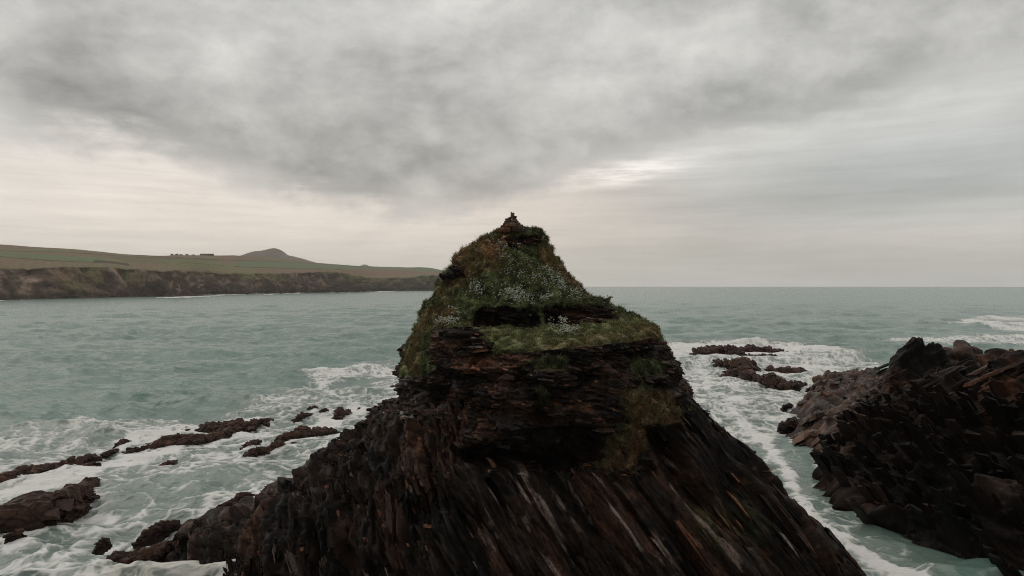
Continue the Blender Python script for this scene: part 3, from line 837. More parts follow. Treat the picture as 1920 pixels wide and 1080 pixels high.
hh += (0.8 * fa - 0.2 * (1 - ca) + 0.2 * fb - 0.12 * (1 - cb) + 0.22 * fbm(q * np.array([0.9, 1.6, 0]), 4, 613)) * sstep(-0.3, 0.8, sd)
hh = blur(hh.reshape(len(gy), len(gx)), 1).ravel()
pp = np.stack([q[:, 0], q[:, 1], np.maximum(hh, -1.2) - 0.05], 1)
pc = lerp(np.array([0.022, 0.0135, 0.011]), np.array([0.120, 0.062, 0.038]), np.clip(0.4 + 0.4 * ra[:, 0:1] + 0.7 * fbm(q * 0.35, 3, 612)[:, None] - 0.2, 0, 1))
pc = lerp(pc, np.array([0.025, 0.018, 0.016]), ((1 - ca) * 0.8)[:, None])
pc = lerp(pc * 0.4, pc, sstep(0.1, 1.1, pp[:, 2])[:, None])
B_pl = basis((-0.50, 0.35, 0.75), (0.66, 0.75, 0.05))
pw_ = (pp[:, 2] > 0.1) * (q[:, 0] < 58) * 1.0
i = rng.choice(len(pp), 1200, p=pw_ / pw_.sum()); sz = rng.uniform(0.4, 1.7, (len(i), 1)) * np.array([1.8, 0.7, 0.30]) * rng.uniform(0.7, 1.4, (len(i), 3))
pn = normals(pp.reshape(len(gy), len(gx), 3), False).reshape(-1, 3); pn = np.where(pn[:, 2:] < 0, -pn, pn)
ex = slabs(pp[i], B_pl, sz, pc[i] * rng.uniform(0.7, 1.4, (len(i), 1)), 0.11, pn[i], 0.16)
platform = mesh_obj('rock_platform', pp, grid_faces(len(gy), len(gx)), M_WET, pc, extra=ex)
tag(platform, 'low brown wave worn rock platform with rounded ribs beside the dark cliff', 'rock platform')


def boulder(label, px, py_top, py_base, d, wpx, seed, tone=1.0, name='boulder', squash=1.0):
    c0 = W(px, (py_top + py_base) / 2, d)
    rx = wpx / 2 * d / F; rz = (py_base - py_top) / 2 * d / F
    n, m = 70, 46
    th = np.linspace(0, 2 * np.pi, n, endpoint=False); ph = np.linspace(0.001, np.pi - 0.001, m)
    S = np.stack([np.sin(ph)[:, None] * np.cos(th)[None], np.sin(ph)[:, None] * np.sin(th)[None], np.cos(ph)[:, None] * np.ones((1, n))], -1)
    q = (S * np.array([rx, rx * squash, rz])).reshape(-1, 3) + c0
    sc = min(rx, rz * 1.5)
    fa, ca, ra = blocks(q, basis((0.5, -0.4, 0.75), (0.8, 0.4, -0.3)), (1.3 * sc, 0.9 * sc, 0.6 * sc), seed, 0.4)
    dd = sc * (0.55 * fa - 0.08 * (1 - ca) + 0.35 * fbm(q / sc * 0.7, 3, seed + 1))
    q2 = q + S.reshape(-1, 3) * dd[:, None]
    col = lerp(np.array([0.06, 0.036, 0.029]), np.array([0.135, 0.076, 0.056]), np.clip(0.3 + 0.6 * ra[:, 0:1] + 0.4 * fbm(q / sc, 3, seed + 2)[:, None], 0, 1))
    col = lerp(col, col * 0.4, ((1 - ca) * 0.8)[:, None])
    return tag(mesh_obj(name, q2, grid_faces(m, n, True)[:, ::-1], M_WET, col * tone), label, 'boulder')


boulder('smooth brown boulder on the far end of the rock platform, left of its twin', 1556, 700, 735, 104, 52, 701)
boulder('reddish sloping boulder on the rock platform, right of the smooth brown one', 1600, 698, 732, 106, 52, 702)

oc = [
    [(1650, 820, 78, -1), (1672, 782, 77), (1688, 742, 76), (1700, 705, 75), (1712, 672, 73.5)],
    [(1548, 884, 59.2), (1580, 852, 60), (1652, 795, 62), (1656, 712, 64), (1686, 654, 66)],
    [(1578, 910, 54.7), (1622, 868, 56), (1680, 790, 58.5), (1700, 705, 61.5), (1742, 646, 65)],
    [(1642, 962, 48), (1690, 892, 50), (1750, 805, 54), (1788, 722, 58), (1792, 668, 62)],
    [(1722, 1012, 43), (1770, 925, 46), (1820, 825, 50), (1842, 745, 54), (1838, 686, 59)],
    [(1792, 1052, 39.8), (1850, 955, 42), (1888, 845, 46), (1890, 742, 51), (1884, 652, 56)],
    [(1872, 1102, 36.3), (1940, 985, 38), (1970, 865, 42), (1965, 765, 46), (1945, 690, 52)],
    [(1990, 1185, 32), (2085, 1045, 34), (2105, 905, 38), (2100, 780, 42), (2080, 690, 48)],
    [(2180, 1330, 26.5), (2380, 1080, 29), (2420, 900, 33), (2420, 760, 37), (2380, 660, 43)],
]
OC = []
for col_ in oc:
    p = [W(*c[:3]) for c in col_]
    cr = p[-1]
    under = p[0] + np.array([-0.25, -0.3, 0]); under[2] = -1.6
    OC.append([under] + p + [cr + np.array([2.5, 4, -1.2]), cr + np.array([6, 9, -5.5]), np.array([cr[0] + 9, cr[1] + 13, -1.6])])
OC = np.array(OC).transpose(1, 0, 2)
P = crom(OC, [40, 110, 110, 120, 120, 110, 100, 70], False)
P = rows_linear(P, 0.075, 4)
nr, nc = P.shape[:2]
Nn = normals(P, False)
if Nn[nr // 3, nc // 2, 1] > 0: Nn = -Nn
Nn = blur(Nn, 5); Nn /= np.linalg.norm(Nn, axis=2, keepdims=True) + 1e-9
q = P.reshape(-1, 3); nn = Nn.reshape(-1, 3)
X2, Y2 = to_px(q)
upz = sstep(790, 720, Y2) if False else 1 - sstep(720, 800, Y2 + 10 * fbm(q * 0.3, 2, 640))
Bu = basis((-0.45, 0.2, 0.85), (0.85, -0.2, 0.45))
Bl = basis((0.72, 0.35, 0.62), (-0.65, -0.2, 0.75))
fa, ca, ra = blocks(q, Bu, (8.5, 5.0, 2.2), 641, 0.04); fb, cb, rb = blocks(q, Bu, (3.0, 1.9, 0.80), 642, 0.04)
ga, da, sa = blocks(q, Bl, (9.0, 5.0, 2.3), 643, 0.04); gb, db, sb = blocks(q, Bl, (3.2, 1.9, 0.80), 644, 0.04)
fc, cc_, rc = blocks(q, Bl, (1.1, 0.7, 0.26), 645, 0.04)
du_ = 2.3 * fa - 0.06 * (1 - ca) + 0.62 * fb - 0.06 * (1 - cb)
dl_ = 2.6 * ga - 0.06 * (1 - da) + 0.70 * gb - 0.06 * (1 - db)
def beds(pt, Bq, th, seed):
    w_ = pt @ Bq[2] + 0.12 * fbm(pt * 0.4, 3, seed)
    k_ = np.floor(w_ / th); seg = np.floor(pt @ Bq[0] / (th * 9) + 0.5 * fbm(pt * 0.3, 2, seed + 1))
    return (ihash(k_, seg, k_ * 0, seed) & 1023) / 1023 - 0.5


bed = lerp(beds(q, Bl, 0.42, 655), beds(q, Bu, 0.36, 656), upz); bed2 = lerp(beds(q, Bl, 0.17, 657), beds(q, Bu, 0.15, 658), upz)
dd = 0.42 * bed + 0.18 * bed2 - 0.22 * lerp(1 - da, 1 - ca, upz) + lerp(dl_, du_, upz) + 0.32 * fc + 0.8 * fbm(q * 0.14, 3, 646) + 0.08 * fbm(q * 0.6, 3, 647)
zn = inpoly(X2, Y2, [(1660, 730), (1800, 720), (1830, 780), (1700, 800), (1660, 790)], 12)
dd += -0.6 * zn + 0.9 * inpoly(X2, Y2, [(1690, 690), (1735, 645), (1850, 690), (1840, 706), (1760, 672), (1700, 712)], 6)
dd += 0.9 * inpoly(X2, Y2, [(1700, 960), (1800, 870), (1850, 900), (1760, 1000)], 10) - 0.9 * inpoly(X2, Y2, [(1740, 870), (1820, 780), (1850, 800), (1780, 900)], 12)
ucol = np.tile(np.arange(nc), nr)
dd *= 0.25 + 0.75 * sstep(50, 130, ucol)
dd = blur(dd.reshape(nr, nc), 1).ravel()
q2 = q + nn * dd[:, None]
RA = lerp(sa, ra, upz[:, None]); RB = lerp(sb, rb, upz[:, None]); CR = lerp(da * db, ca * cb, upz)
oco = rock_colour(q, RA, RB, CR, 0.20, 0.035, 30) * 0.46
rw = inpoly(X2, Y2, [(1850, 650), (1930, 650), (1930, 760), (1820, 740)], 20) * np.clip(0.4 + 1.5 * fbm(q * 0.7, 3, 650), 0, 1)
oco = lerp(oco, WARM * 0.8, (rw * 0.7)[:, None])
rw = inpoly(X2, Y2, [(1810, 780), (1890, 760), (1900, 850), (1820, 850)], 12) * np.clip(1.6 * fbm(q * 1.3, 3, 651) - 0.2, 0, 1)
oco = lerp(oco, RUST, rw[:, None] * 0.7)
oco = lerp(oco, np.array([0.06, 0.08, 0.03]), (inpoly(X2, Y2, [(1715, 935), (1750, 935), (1750, 955), (1715, 955)], 6) * 0.6)[:, None])
oa = (np.linalg.norm(np.gradient(P, axis=0), axis=2) * np.linalg.norm(np.gradient(P, axis=1), axis=2)).ravel() * (q2[:, 2] > 0.3) * (q[:, 0] < 45) * (Y2 > 690)
pieces = []
for wz, Bz, nn_ in ((upz, Bu, 260), (1 - upz, Bl, 900)):
    w_ = oa * wz; i = rng.choice(len(w_), nn_, p=w_ / w_.sum())
    sz = np.exp(rng.normal(-0.6, 0.45, (len(i), 1))).clip(0.2, 1.0) * np.array([2.0, 0.8, 0.22])
    pieces.append(slabs(q2[i], Bz, sz, oco[i] * rng.uniform(0.7, 1.5, (len(i), 1)), 0.06, nn[i], 0.07))
outcrop = mesh_obj('rock_outcrop', q2, grid_faces(nr, nc), M_ROCK, oco * np.clip(1 + 0.9 * bed + 0.8 * bed2, 0.4, 1.9)[:, None], extra=join(pieces))
tag(outcrop, 'huge black craggy rock outcrop filling the right edge of the view', 'rock outcrop')
boulder('dark pointed crag showing behind the skyline of the right outcrop', 1808, 644, 720, 72, 70, 703, 0.55, 'crag')

# ================================================================== headland across the bay
hc = [  # px, waterline py, cliff-top py, skyline py, depth of land behind
    (-900, 625, 470, 430, 260), (-400, 578, 490, 445, 300), (-150, 567, 500, 450, 320), (0, 562.5, 503, 457.5, 340), (60, 561.2, 503, 462, 345), (130, 559.5, 500, 466, 340),
    (180, 558.5, 500, 470.5, 340), (240, 557, 503, 476.5, 340), (300, 556, 508, 479, 340), (340, 556, 507, 478, 380), (400, 552.5, 511, 478.5, 450), (450, 551.5, 513, 478.8, 500),
    (520, 550.3, 512, 483, 560), (600, 549, 510, 493, 600), (640, 548.2, 511, 496, 600), (665, 547.5, 517, 498, 620), (700, 546, 521, 499.3, 620), (760, 545.4, 520, 501, 620), (790, 545.1, 517, 500.8, 600), (815, 544.9, 516, 503.5, 560),
    (835, 544.7, 520, 509, 450), (865, 544.5, 534, 523, 300), (885, 544.5, 543, 541, 150)]
HC = []
for px, wl, ct, sk, dep in hc:
    d0 = H * F / (wl - HY)
    w0 = on_sea(px, wl); w0[2] = -2
    d1_ = d0 + 24 + dep * 0.03
    toe = W(px, wl - 5, d0 + 4); top = W(px, ct, d1_); mid = W(px, (wl * 0.45 + ct * 0.55), (d0 + 4) * 0.45 + d1_ * 0.55 - 4)
    brow = W(px, ct * 0.60 + sk * 0.40 + 0.6, d1_ + dep * 0.22)
    f1_ = W(px, ct * 0.30 + sk * 0.70 + 0.3, d1_ + dep * 0.5)
    sky_ = W(px, sk, d1_ + dep)
    beh = W(px, sk, d1_ + dep) * np.array([1.12, 1.12, 0.95])
    end = beh * np.array([1.2, 1.2, 0]) + np.array([0, 0, -5])
    HC.append([w0, toe, mid, top, brow, f1_, sky_, beh, end])
HC = np.array(HC).transpose(1, 0, 2)
gaps = [max(10, int(abs(hc[k + 1][0] - hc[k][0]) / 0.8)) if hc[k][0] > -10 else 60 for k in range(len(hc) - 1)]
P = crom(HC, gaps, False)
out = []
for k, n in enumerate([10, 46, 46, 30, 26, 26, 8, 4]):
    t = (np.arange(n) / n)[:, None, None]; out.append(P[k][None] * (1 - t) + P[k + 1][None] * t)
P = np.concatenate(out + [P[-1:]], 0)
for _ in range(3): P[1:-1] = (P[:-2] + 2 * P[1:-1] + P[2:]) / 4
nr, nc = P.shape[:2]
vrow = np.repeat(np.arange(nr), nc).astype(float)
q = P.reshape(-1, 3); X3, Y3 = to_px(q)
cliffw = sstep(2, 8, vrow) * (1 - sstep(90, 112, vrow))
qs = q / np.array([1, 2.5, 1])
gul = ridged(np.stack([q[:, 0] * 0.022 + q[:, 2] * 0.014, q[:, 1] * 0.008, q[:, 2] * 0.006], 1), 4, 801)
gul2 = ridged(np.stack([q[:, 0] * 0.07 + q[:, 2] * 0.045, q[:, 1] * 0.03, q[:, 2] * 0.02], 1), 3, 802)
Nn = normals(P, False)
if Nn[60, nc // 2, 1] > 0: Nn = -Nn
nn = Nn.reshape(-1, 3)
scd = np.clip(q[:, 1] / 1200, 0.6, 2.0)
dd = cliffw * scd * (44 * (gul - 0.55) + 16 * (gul2 - 0.5) + 8 * fbm(q * 0.05, 4, 803))
dd += (1 - cliffw) * (2.0 * fbm(q * 0.012, 3, 804)) * sstep(112, 130, vrow) * (1 - sstep(140, 158, vrow))
hdir = nn * np.array([1, 1, 0.35])
q2 = q + hdir * dd[:, None]
bush = 1.3 * np.clip(fbm(q * np.array([0.06, 0.02, 0.06]), 3, 805), 0, 1) * sstep(140, 157, vrow)
q2[:, 2] += bush
q2[:, 2] = np.where(vrow > 2, np.maximum(q2[:, 2], -1.5), q2[:, 2])
n1 = fbm(np.stack([q[:, 0] * 0.02, q[:, 1] * 0.006, q[:, 2] * 0.05], 1), 4, 806)
n2 = fbm(np.stack([q[:, 0] * 0.09 + q[:, 2] * 0.05, q[:, 1] * 0.03, q[:, 2] * 0.05], 1), 4, 807)
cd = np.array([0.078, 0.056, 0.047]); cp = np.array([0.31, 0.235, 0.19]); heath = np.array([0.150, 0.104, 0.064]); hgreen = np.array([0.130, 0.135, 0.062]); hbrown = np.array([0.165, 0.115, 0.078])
field = np.array([0.130, 0.165, 0.092]); field2 = np.array([0.145, 0.140, 0.080])
n3 = fbm(np.stack([q[:, 0] * 0.16 + q[:, 2] * 0.10, q[:, 1] * 0.05, q[:, 2] * 0.10], 1), 3, 812)
cl = lerp(cd, cp, np.clip(n2 * 1.5 + n3 * 0.9 + gul * 0.6 - 0.30, 0, 1)[:, None])  # varied rock tone, with gully shade painted in: hollows darker, buttresses paler
cl = lerp(cl, cd * 0.9, (1 - sstep(10, 40, vrow))[:, None])
HN = normals(q2.reshape(nr, nc, 3), False).reshape(-1, 3); HN = np.where(HN[:, 2:3] < 0, -HN, HN)
n0 = fbm(np.stack([q[:, 0] * 0.006, q[:, 1] * 0.002, q[:, 2] * 0.01], 1), 3, 811)
up_ = sstep(-14, 14, (vrow - 74) + 120 * n0 + 40 * n1 + 18 * n2 + 60 * (HN[:, 2] - 0.42))
hl = lerp(heath, hgreen, np.clip(0.5 + 1.3 * n1, 0, 1)[:, None]); hl = lerp(hl, hbrown * 0.8, np.clip(1.6 * fbm(q * 0.03, 3, 808) - 0.2, 0, 1)[:, None])
Xq = X3 + 9 * n2; Yq = Y3 + 4 * n1
for poly in ([(85, 500), (185, 498), (196, 528), (165, 548), (120, 542)], [(235, 500), (300, 505), (270, 530), (240, 525)], [(340, 503), (470, 508), (520, 508), (455, 522), (380, 516)], [(650, 512), (760, 514), (840, 520), (760, 530), (690, 532)]):
    up_ = np.maximum(up_, inpoly(Xq, Yq, poly, 6) * 0.85)
for poly in ([(8, 512), (50, 512), (75, 550), (40, 552)], [(62, 515), (90, 520), (108, 546), (88, 548)], [(255, 508), (290, 505), (330, 540), (290, 535)], [(400, 514), (440, 516), (480, 540), (440, 545)], [(520, 508), (590, 508), (650, 530), (600, 540), (540, 530)]):
    mk = inpoly(Xq, Yq, poly, 7); up_ = up_ * (1 - 0.8 * mk); cl = lerp(cl, cp * (0.75 + 0.8 * n3[:, None]), (mk * np.clip(0.5 + 1.5 * n2, 0, 1))[:, None] * 0.75)
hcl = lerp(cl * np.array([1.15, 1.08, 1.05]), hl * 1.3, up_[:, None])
Xn = X3 + 6 * n1; Yn = Y3 + 0.8 * n2
inland = sstep(100, 106, vrow)
hcl = lerp(hcl, lerp(hbrown, field2, np.clip(0.4 + 1.3 * n1, 0, 1)[:, None]) * 1.15, inland[:, None] * 0.9)
for poly, c_ in [([(-300, 470), (0, 474), (60, 476), (205, 485), (180, 491.5), (90, 488), (0, 481), (-300, 478)], field), ([(200, 480), (300, 483), (420, 489), (330, 497), (240, 492)], field2 * 0.95),
                 ([(445, 490), (480, 486), (600, 496), (840, 502), (840, 510), (700, 505), (560, 503), (440, 499)], field), ([(300, 486), (370, 487), (440, 500), (420, 506), (330, 500)], hgreen * 1.15),
                 ([(410, 479), (450, 480), (560, 491), (480, 488), (420, 489)], hbrown * 1.1), ([(640, 505), (760, 506), (800, 512), (720, 518), (640, 511)], np.array([0.185, 0.110, 0.075]))]:
    hcl = lerp(hcl, c_, (inpoly(Xn, Yn, poly, 1.0) * (vrow > 80))[:, None] * 0.85)
hedge = np.array([0.060, 0.045, 0.028])
for pts, w_ in [([(0, 470), (130, 473), (250, 482), (420, 488)], 0.5), ([(0, 481.5), (90, 488.5), (185, 492.5)], 0.7), ([(180, 490), (215, 492), (240, 496)], 2.4), ([(440, 488), (560, 492), (700, 502)], 0.4),
               ([(440, 500), (560, 504), (640, 505)], 0.6), ([(250, 478), (330, 483), (450, 489)], 0.4), ([(330, 496), (345, 492), (420, 498)], 0.4)]:
    hcl = lerp(hcl, hedge, (polyline_mask(Xn, Yn, pts, w_, 0.5) * (vrow > 80))[:, None] * 0.8)
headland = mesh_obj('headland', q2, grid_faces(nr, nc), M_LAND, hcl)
headland['kind'] = 'structure'


# far hills: rounded summits inland
def far_hill(name, prof, d, seed):
    xs = np.linspace(prof[0][0], prof[-1][0], 260); ys = np.linspace(-1, 1, 60)
    hz = np.interp(xs, [p[0] for p in prof], [H + (HY - p[1]) / F * d for p in prof])
    for _ in range(4): hz[1:-1] = (hz[:-2] + 2 * hz[1:-1] + hz[2:]) / 4
    XX = (xs[None] - CX) / F * d * np.ones((60, 1)); YY = d + ys[:, None] * 0.06 * d * np.ones((1, 260))
    ZZ = hz[None] * np.cos(ys * np.pi / 2)[:, None] ** 0.7
    q = np.stack([XX, YY, ZZ], -1).reshape(-1, 3)
    q[:, 2] += 10 * fbm(q * 0.006, 4, seed) * np.clip(q[:, 2] / 300, 0, 1) - 2
    o = mesh_obj(name, q, grid_faces(60, 260), M_LAND, lerp(np.array([0.075, 0.062, 0.045]), np.array([0.115, 0.085, 0.065]), np.clip(0.5 + 1.4 * fbm(q * 0.005, 4, seed + 1), 0, 1)[:, None]))
    o['kind'] = 'structure'
    return o


far_hill('hill', [(300, 520), (400, 486), (448, 480), (462, 475), (478, 471), (494, 469), (503, 466.5), (510, 464.5), (520, 466), (528, 470), (536, 477), (550, 480), (575, 487), (600, 494), (680, 500), (800, 525)], 6200, 820)
far_hill('hill', [(640, 520), (666, 506), (676, 499), (684, 495.5), (692, 498.5), (700, 505), (730, 520)], 7200, 830)

# farm buildings and a hedgerow of trees on the ridge
M_BLD = col_material('render_wall', rough=0.9, spec=0.1, fine=0.1, scale=0.5, bump=0)


def box(name, c, s, col, parent, rotz=0):
    V = np.array([[x, y, z] for z in (0, 1) for y in (-.5, .5) for x in (-.5, .5)]) * np.array(s) + np.array(c)
    Fc = np.array([[0, 2, 3, 1], [4, 5, 7, 6], [0, 1, 5, 4], [2, 6, 7, 3], [0, 4, 6, 2], [1, 3, 7, 5]])
    return mesh_obj(name, V, Fc, M_BLD, np.tile(np.array(col), (8, 1)), parent, smooth=False)


def roof(name, s, z, rise, col, parent):
    lx, ly = s[0] / 2 + 0.5, s[1] / 2 + 0.5
    V = np.array([[-lx, -ly, z], [lx, -ly, z], [lx, ly, z], [-lx, ly, z], [-lx, 0, z + rise], [lx, 0, z + rise]])
    Fc = np.array([[0, 1, 5], [0, 5, 4], [2, 3, 4], [2, 4, 5], [0, 4, 3], [1, 2, 5], [0, 3, 2], [0, 2, 1]])
    return mesh_obj(name, V, Fc, M_BLD, np.tile(np.array(col), (6, 1)), parent, smooth=False)


def building(name, label, cat, px, py, d, length, hgt, ncol, wallc, roofc):
    e = bpy.data.objects.new(name, None); COL.objects.link(e); e.location = W(px, py, d)
    box('wall', (0, 0, -3), (length, 9, hgt + 3), wallc, e)
    roof('roof', (length, 9), hgt + 0.02, 1.8, roofc, e)
    for k in range(ncol):
        box('door', (-length / 2 + length * (k + 0.5) / ncol, -4.53, 0.0), (2.6, 0.1, 2.4), (0.03, 0.025, 0.02), e)
    return tag(e, label, cat)


dR = 1280 + 450
building('barn', 'long low farm building on the headland ridge left of the rounded hill', 'barn', 388, 479.4, 1690, 31, 3.2, 5, (0.16, 0.12, 0.10), (0.22, 0.18, 0.16))
M_LEAF = col_material('far_leaves', rough=0.9, spec=0.1, fine=0.2, scale=1.0, bump=0)


def far_tree(px, py, d, hpx, wpx, seed, label):
    r = np.random.default_rng(seed)
    e = bpy.data.objects.new('tree', None); COL.objects.link(e); e.location = W(px, py, d)
    hm, wm = hpx * d / F, wpx * d / F
    a = np.linspace(0, 2 * np.pi, 7)[:-1]
    ring = np.stack([np.cos(a), np.sin(a), 0 * a], 1)
    V = np.concatenate([ring * 0.35 + [0, 0, -2.5], ring * 0.2 + [0.3, 0, hm * 0.6]])
    mesh_obj('trunk', V, np.array([[k, (k + 1) % 6, 6 + (k + 1) % 6, 6 + k] for k in range(6)]), M_LEAF, np.tile([0.04, 0.03, 0.025], (12, 1)), e)
    n = 420
    c = r.normal(size=(n, 3)); c /= np.linalg.norm(c, axis=1)[:, None]
    c = c * (r.uniform(0, 1, (n, 1)) ** 0.45) * np.array([wm / 2, wm / 2, hm * 0.42]) + np.array([wm * 0.1, 0, hm * 0.55])
    t = c[:, None] + r.normal(size=(n, 3, 3)) * 0.38
    mesh_obj('crown', t.reshape(-1, 3), np.arange(n * 3).reshape(-1, 3), M_LEAF, np.repeat(np.array([[0.095, 0.082, 0.058]]) * r.uniform(0.6, 1.4, (n, 1)), 3, 0), e, smooth=False)
    return tag(e, label, 'tree', 'wind bent trees on the ridge')


for k, (px, hp, wp) in enumerate([(322, 3.2, 6), (331, 3.6, 6), (339, 2.6, 7), (350, 3.2, 6), (362, 2.2, 8)]):
    far_tree(px, 480.2, 1480 + 20 * k, hp + 1.2, wp, 900 + k, ['leftmost small bush of the row on the headland ridge', 'tallest tree of the row on the headland ridge', 'low spreading bush in the middle of the ridge row',
             'second tallest tree of the ridge row, left of the barn', 'lowest bush of the row, nearest the barn'][k])

# ================================================================== sea
ylist = np.concatenate([H * F / 14000 + np.linspace(0, 1, 760) ** 1.12 * (556 - H * F / 14000), np.linspace(560, 2600, 110), [6000]])
dist = H * F / ylist                                   # ground distance, from the horizon to under the eye
ang = np.concatenate([np.linspace(-180, -48, 60)[:-1], np.linspace(-48, 48, 1350), np.linspace(48, 180, 60)[1:]]) * np.pi / 180
ca_, sa_ = np.cos(ang), np.sin(ang)
D = dist[:, None] * np.ones((1, len(ang)))
SX = D * sa_[None]; SY = D * ca_[None]
sp_r = np.abs(np.gradient(dist))[:, None] * np.ones((1, len(ang)))
q = np.stack([SX.ravel(), SY.ravel(), np.zeros(SX.size)], 1)
z = np.zeros(len(q)); hx = np.zeros(len(q)); hy = np.zeros(len(q))
spr = sp_r.ravel()
wr = np.random.default_rng(3)
gust = 0.75 + 0.9 * np.clip(fbm(q * np.array([0.012, 0.02, 0]), 3, 860), -0.6, 0.9)
for k in range(46):
    lam_ = 1.3 * (30 / 1.3) ** (k / 45.0) * wr.uniform(0.9, 1.1)
    a = wr.normal(-1.75, 0.55)                         # heading mostly toward the viewer
    kx, ky = math.cos(a) * 2 * math.pi / lam_, math.sin(a) * 2 * math.pi / lam_
    amp = 0.0150 * lam_ ** 0.82
    at = amp * (1 - sstep(lam_ * 0.40, lam_ * 0.80, spr))
    ph = q[:, 0] * kx + q[:, 1] * ky + wr.uniform(0, 6.28)
    z += at * np.cos(ph) * gust
    s_ = np.sin(ph) * at * gust
    hx -= s_ * math.cos(a) * 0.8; hy -= s_ * math.sin(a) * 0.8
calm = np.ones(len(q))
XS, YS = to_px(q)
ahead = (q[:, 1] > 1)
XS = np.where(ahead, XS, -9999)
chan = inpoly(XS, YS * 1.0, [(1380, 800), (1480, 790), (1560, 880), (1850, 1080), (1800, 1500), (1400, 1500), (1500, 1000)], 30)
calm -= 0.30 * chan
z *= calm; hx *= calm; hy *= calm
# --- where the water is broken white
w1 = fbm(q * np.array([0.10, 0.10, 0]), 3, 870); w2 = fbm(q * np.array([0.10, 0.10, 0]), 3, 871)
sc_px = np.clip((YS - HY) / 250, 0.05, 2)
Xf = XS + 26 * w1 * sc_px; Yf = YS + 14 * w2 * sc_px


def fz(poly, soft, k=2.2):
    return inpoly(Xf, Yf * k, [(x, y * k) for x, y in poly], soft)


foam = np.zeros(len(q))
foam = np.maximum(foam, 0.57 * fz([(-200, 820), (100, 808), (220, 785), (400, 775), (520, 738), (590, 700), (680, 682), (760, 680), (960, 690), (960, 800), (800, 860), (640, 960), (520, 1000), (300, 1060), (280, 1300), (-300, 1300)], 30))
foam = np.maximum(foam, 0.98 * fz([(-100, 925), (60, 900), (130, 880), (240, 850), (330, 838), (440, 825), (560, 800), (640, 765), (760, 735), (760, 765), (700, 775), (640, 800), (520, 815), (440, 838), (300, 862), (200, 885), (160, 905), (60, 930), (-100, 975)], 26))
foam = np.maximum(foam, 0.76 * fz([(560, 705), (600, 695), (680, 684), (760, 690), (760, 712), (700, 708), (640, 712), (600, 722)], 14))
foam = np.maximum(foam, 0.84 * fz([(200, 830), (330, 795), (460, 782), (520, 775), (500, 800), (320, 822), (230, 845)], 18))
foam -= 0.30 * fz([(620, 712), (690, 706), (680, 728), (620, 732)], 14)
foam -= 0.16 * fz([(220, 915), (430, 890), (520, 880), (470, 930), (330, 960), (220, 960)], 40)
foam = np.maximum(foam, 0.78 * fz([(60, 1075), (230, 1035), (330, 985), (380, 930), (440, 925), (380, 985), (300, 1050), (260, 1100), (60, 1140)], 30))
foam = np.maximum(foam, 0.76 * fz([(215, 1078), (290, 1060), (440, 1050), (460, 1150), (180, 1150)], 20))
foam = np.maximum(foam, 0.64 * fz([(880, 646), (1240, 640), (1420, 636), (1560, 648), (1700, 690), (1600, 705), (1510, 745), (1490, 800), (1440, 835), (1360, 850), (1150, 830), (900, 740)], 20))
foam = np.maximum(foam, 0.92 * fz([(1130, 646), (1240, 643), (1330, 640), (1500, 642), (1640, 660), (1500, 664), (1330, 672), (1240, 664), (1130, 656)], 14))
foam = np.maximum(foam, 0.72 * fz([(1290, 675), (1340, 690), (1360, 720), (1460, 738), (1500, 745), (1400, 742), (1300, 720)], 14))
foam = np.maximum(foam, 0.80 * fz([(1430, 678), (1540, 682), (1600, 695), (1520, 712), (1440, 700)], 10))
foam = np.maximum(foam, 0.45 * fz([(1000, 760), (1330, 760), (1440, 780), (1500, 850), (1600, 960), (1780, 1060), (1780, 1200), (1600, 1200), (1400, 1100), (1150, 950)], 34))
foam = np.maximum(foam, 0.92 * polyline_mask(Xf, Yf, [(1385, 780), (1432, 825), (1462, 870), (1482, 925), (1520, 970), (1575, 1012), (1640, 1050), (1720, 1085), (1820, 1130)], 16, 18))
foam = np.maximum(foam, 0.74 * fz([(1770, 606), (1830, 595), (1990, 590), (1990, 622), (1880, 620), (1830, 606)], 8, 4))
foam = np.maximum(foam, 0.70 * fz([(1600, 637), (1720, 630), (1960, 628), (1960, 644), (1800, 645), (1680, 641)], 6, 4))
foam = np.maximum(foam, 0.40 * fz([(1690, 606), (1780, 604), (1780, 608), (1700, 609)], 5, 4))
foam = np.maximum(foam, 0.55 * fz([(1300, 541), (1400, 540.6), (1400, 542.4), (1310, 542.6)], 3, 6))
for pts, w_, a_ in [([(-100, 565.5), (0, 563.2), (45, 561.8)], 1.0, 0.8), ([(60, 561.3), (130, 560.1), (205, 558.6)], 0.6, 0.5), ([(208, 558.6), (250, 557.8), (300, 557)], 1.1, 0.8),
                    ([(300, 556.8), (350, 557), (420, 553)], 1.5, 1.0), ([(420, 553), (470, 552), (520, 551.2), (560, 550.6)], 1.1, 0.85), ([(575, 550), (640, 549)], 0.8, 0.8), ([(630, 549.2), (690, 547.4), (740, 546.4)], 1.1, 0.9), ([(740, 546.2), (830, 545.6)], 0.6, 0.55)]:
    foam = np.maximum(foam, a_ * polyline_mask(XS, YS + 0.5 * w1, pts, w_, 0.6) * np.clip(0.55 + 2.2 * fbm(q * np.array([0.02, 0.004, 0]), 3, 861), 0, 1.2))
for sp in REEFS:                                       # wash round every rock, wider on its near side
    sp2 = [(x, y) for x, y in sp]
    hpx = (sp2[len(sp2) // 2][1] - HY) / 250
    foam = np.maximum(foam, 0.78 * polyline_mask(Xf, (Yf - 2) * 1.6, [(x, y * 1.6) for x, y in sp2], 10 * hpx, 12 * hpx))
foam = np.maximum(foam, 0.62 * inpoly(Xf, Yf, [(1484, 735), (1540, 720), (1560, 880), (1600, 925), (1540, 890), (1478, 830), (1470, 800)], 10) * 1.0)
foam = np.clip(foam, 0, 1.1)
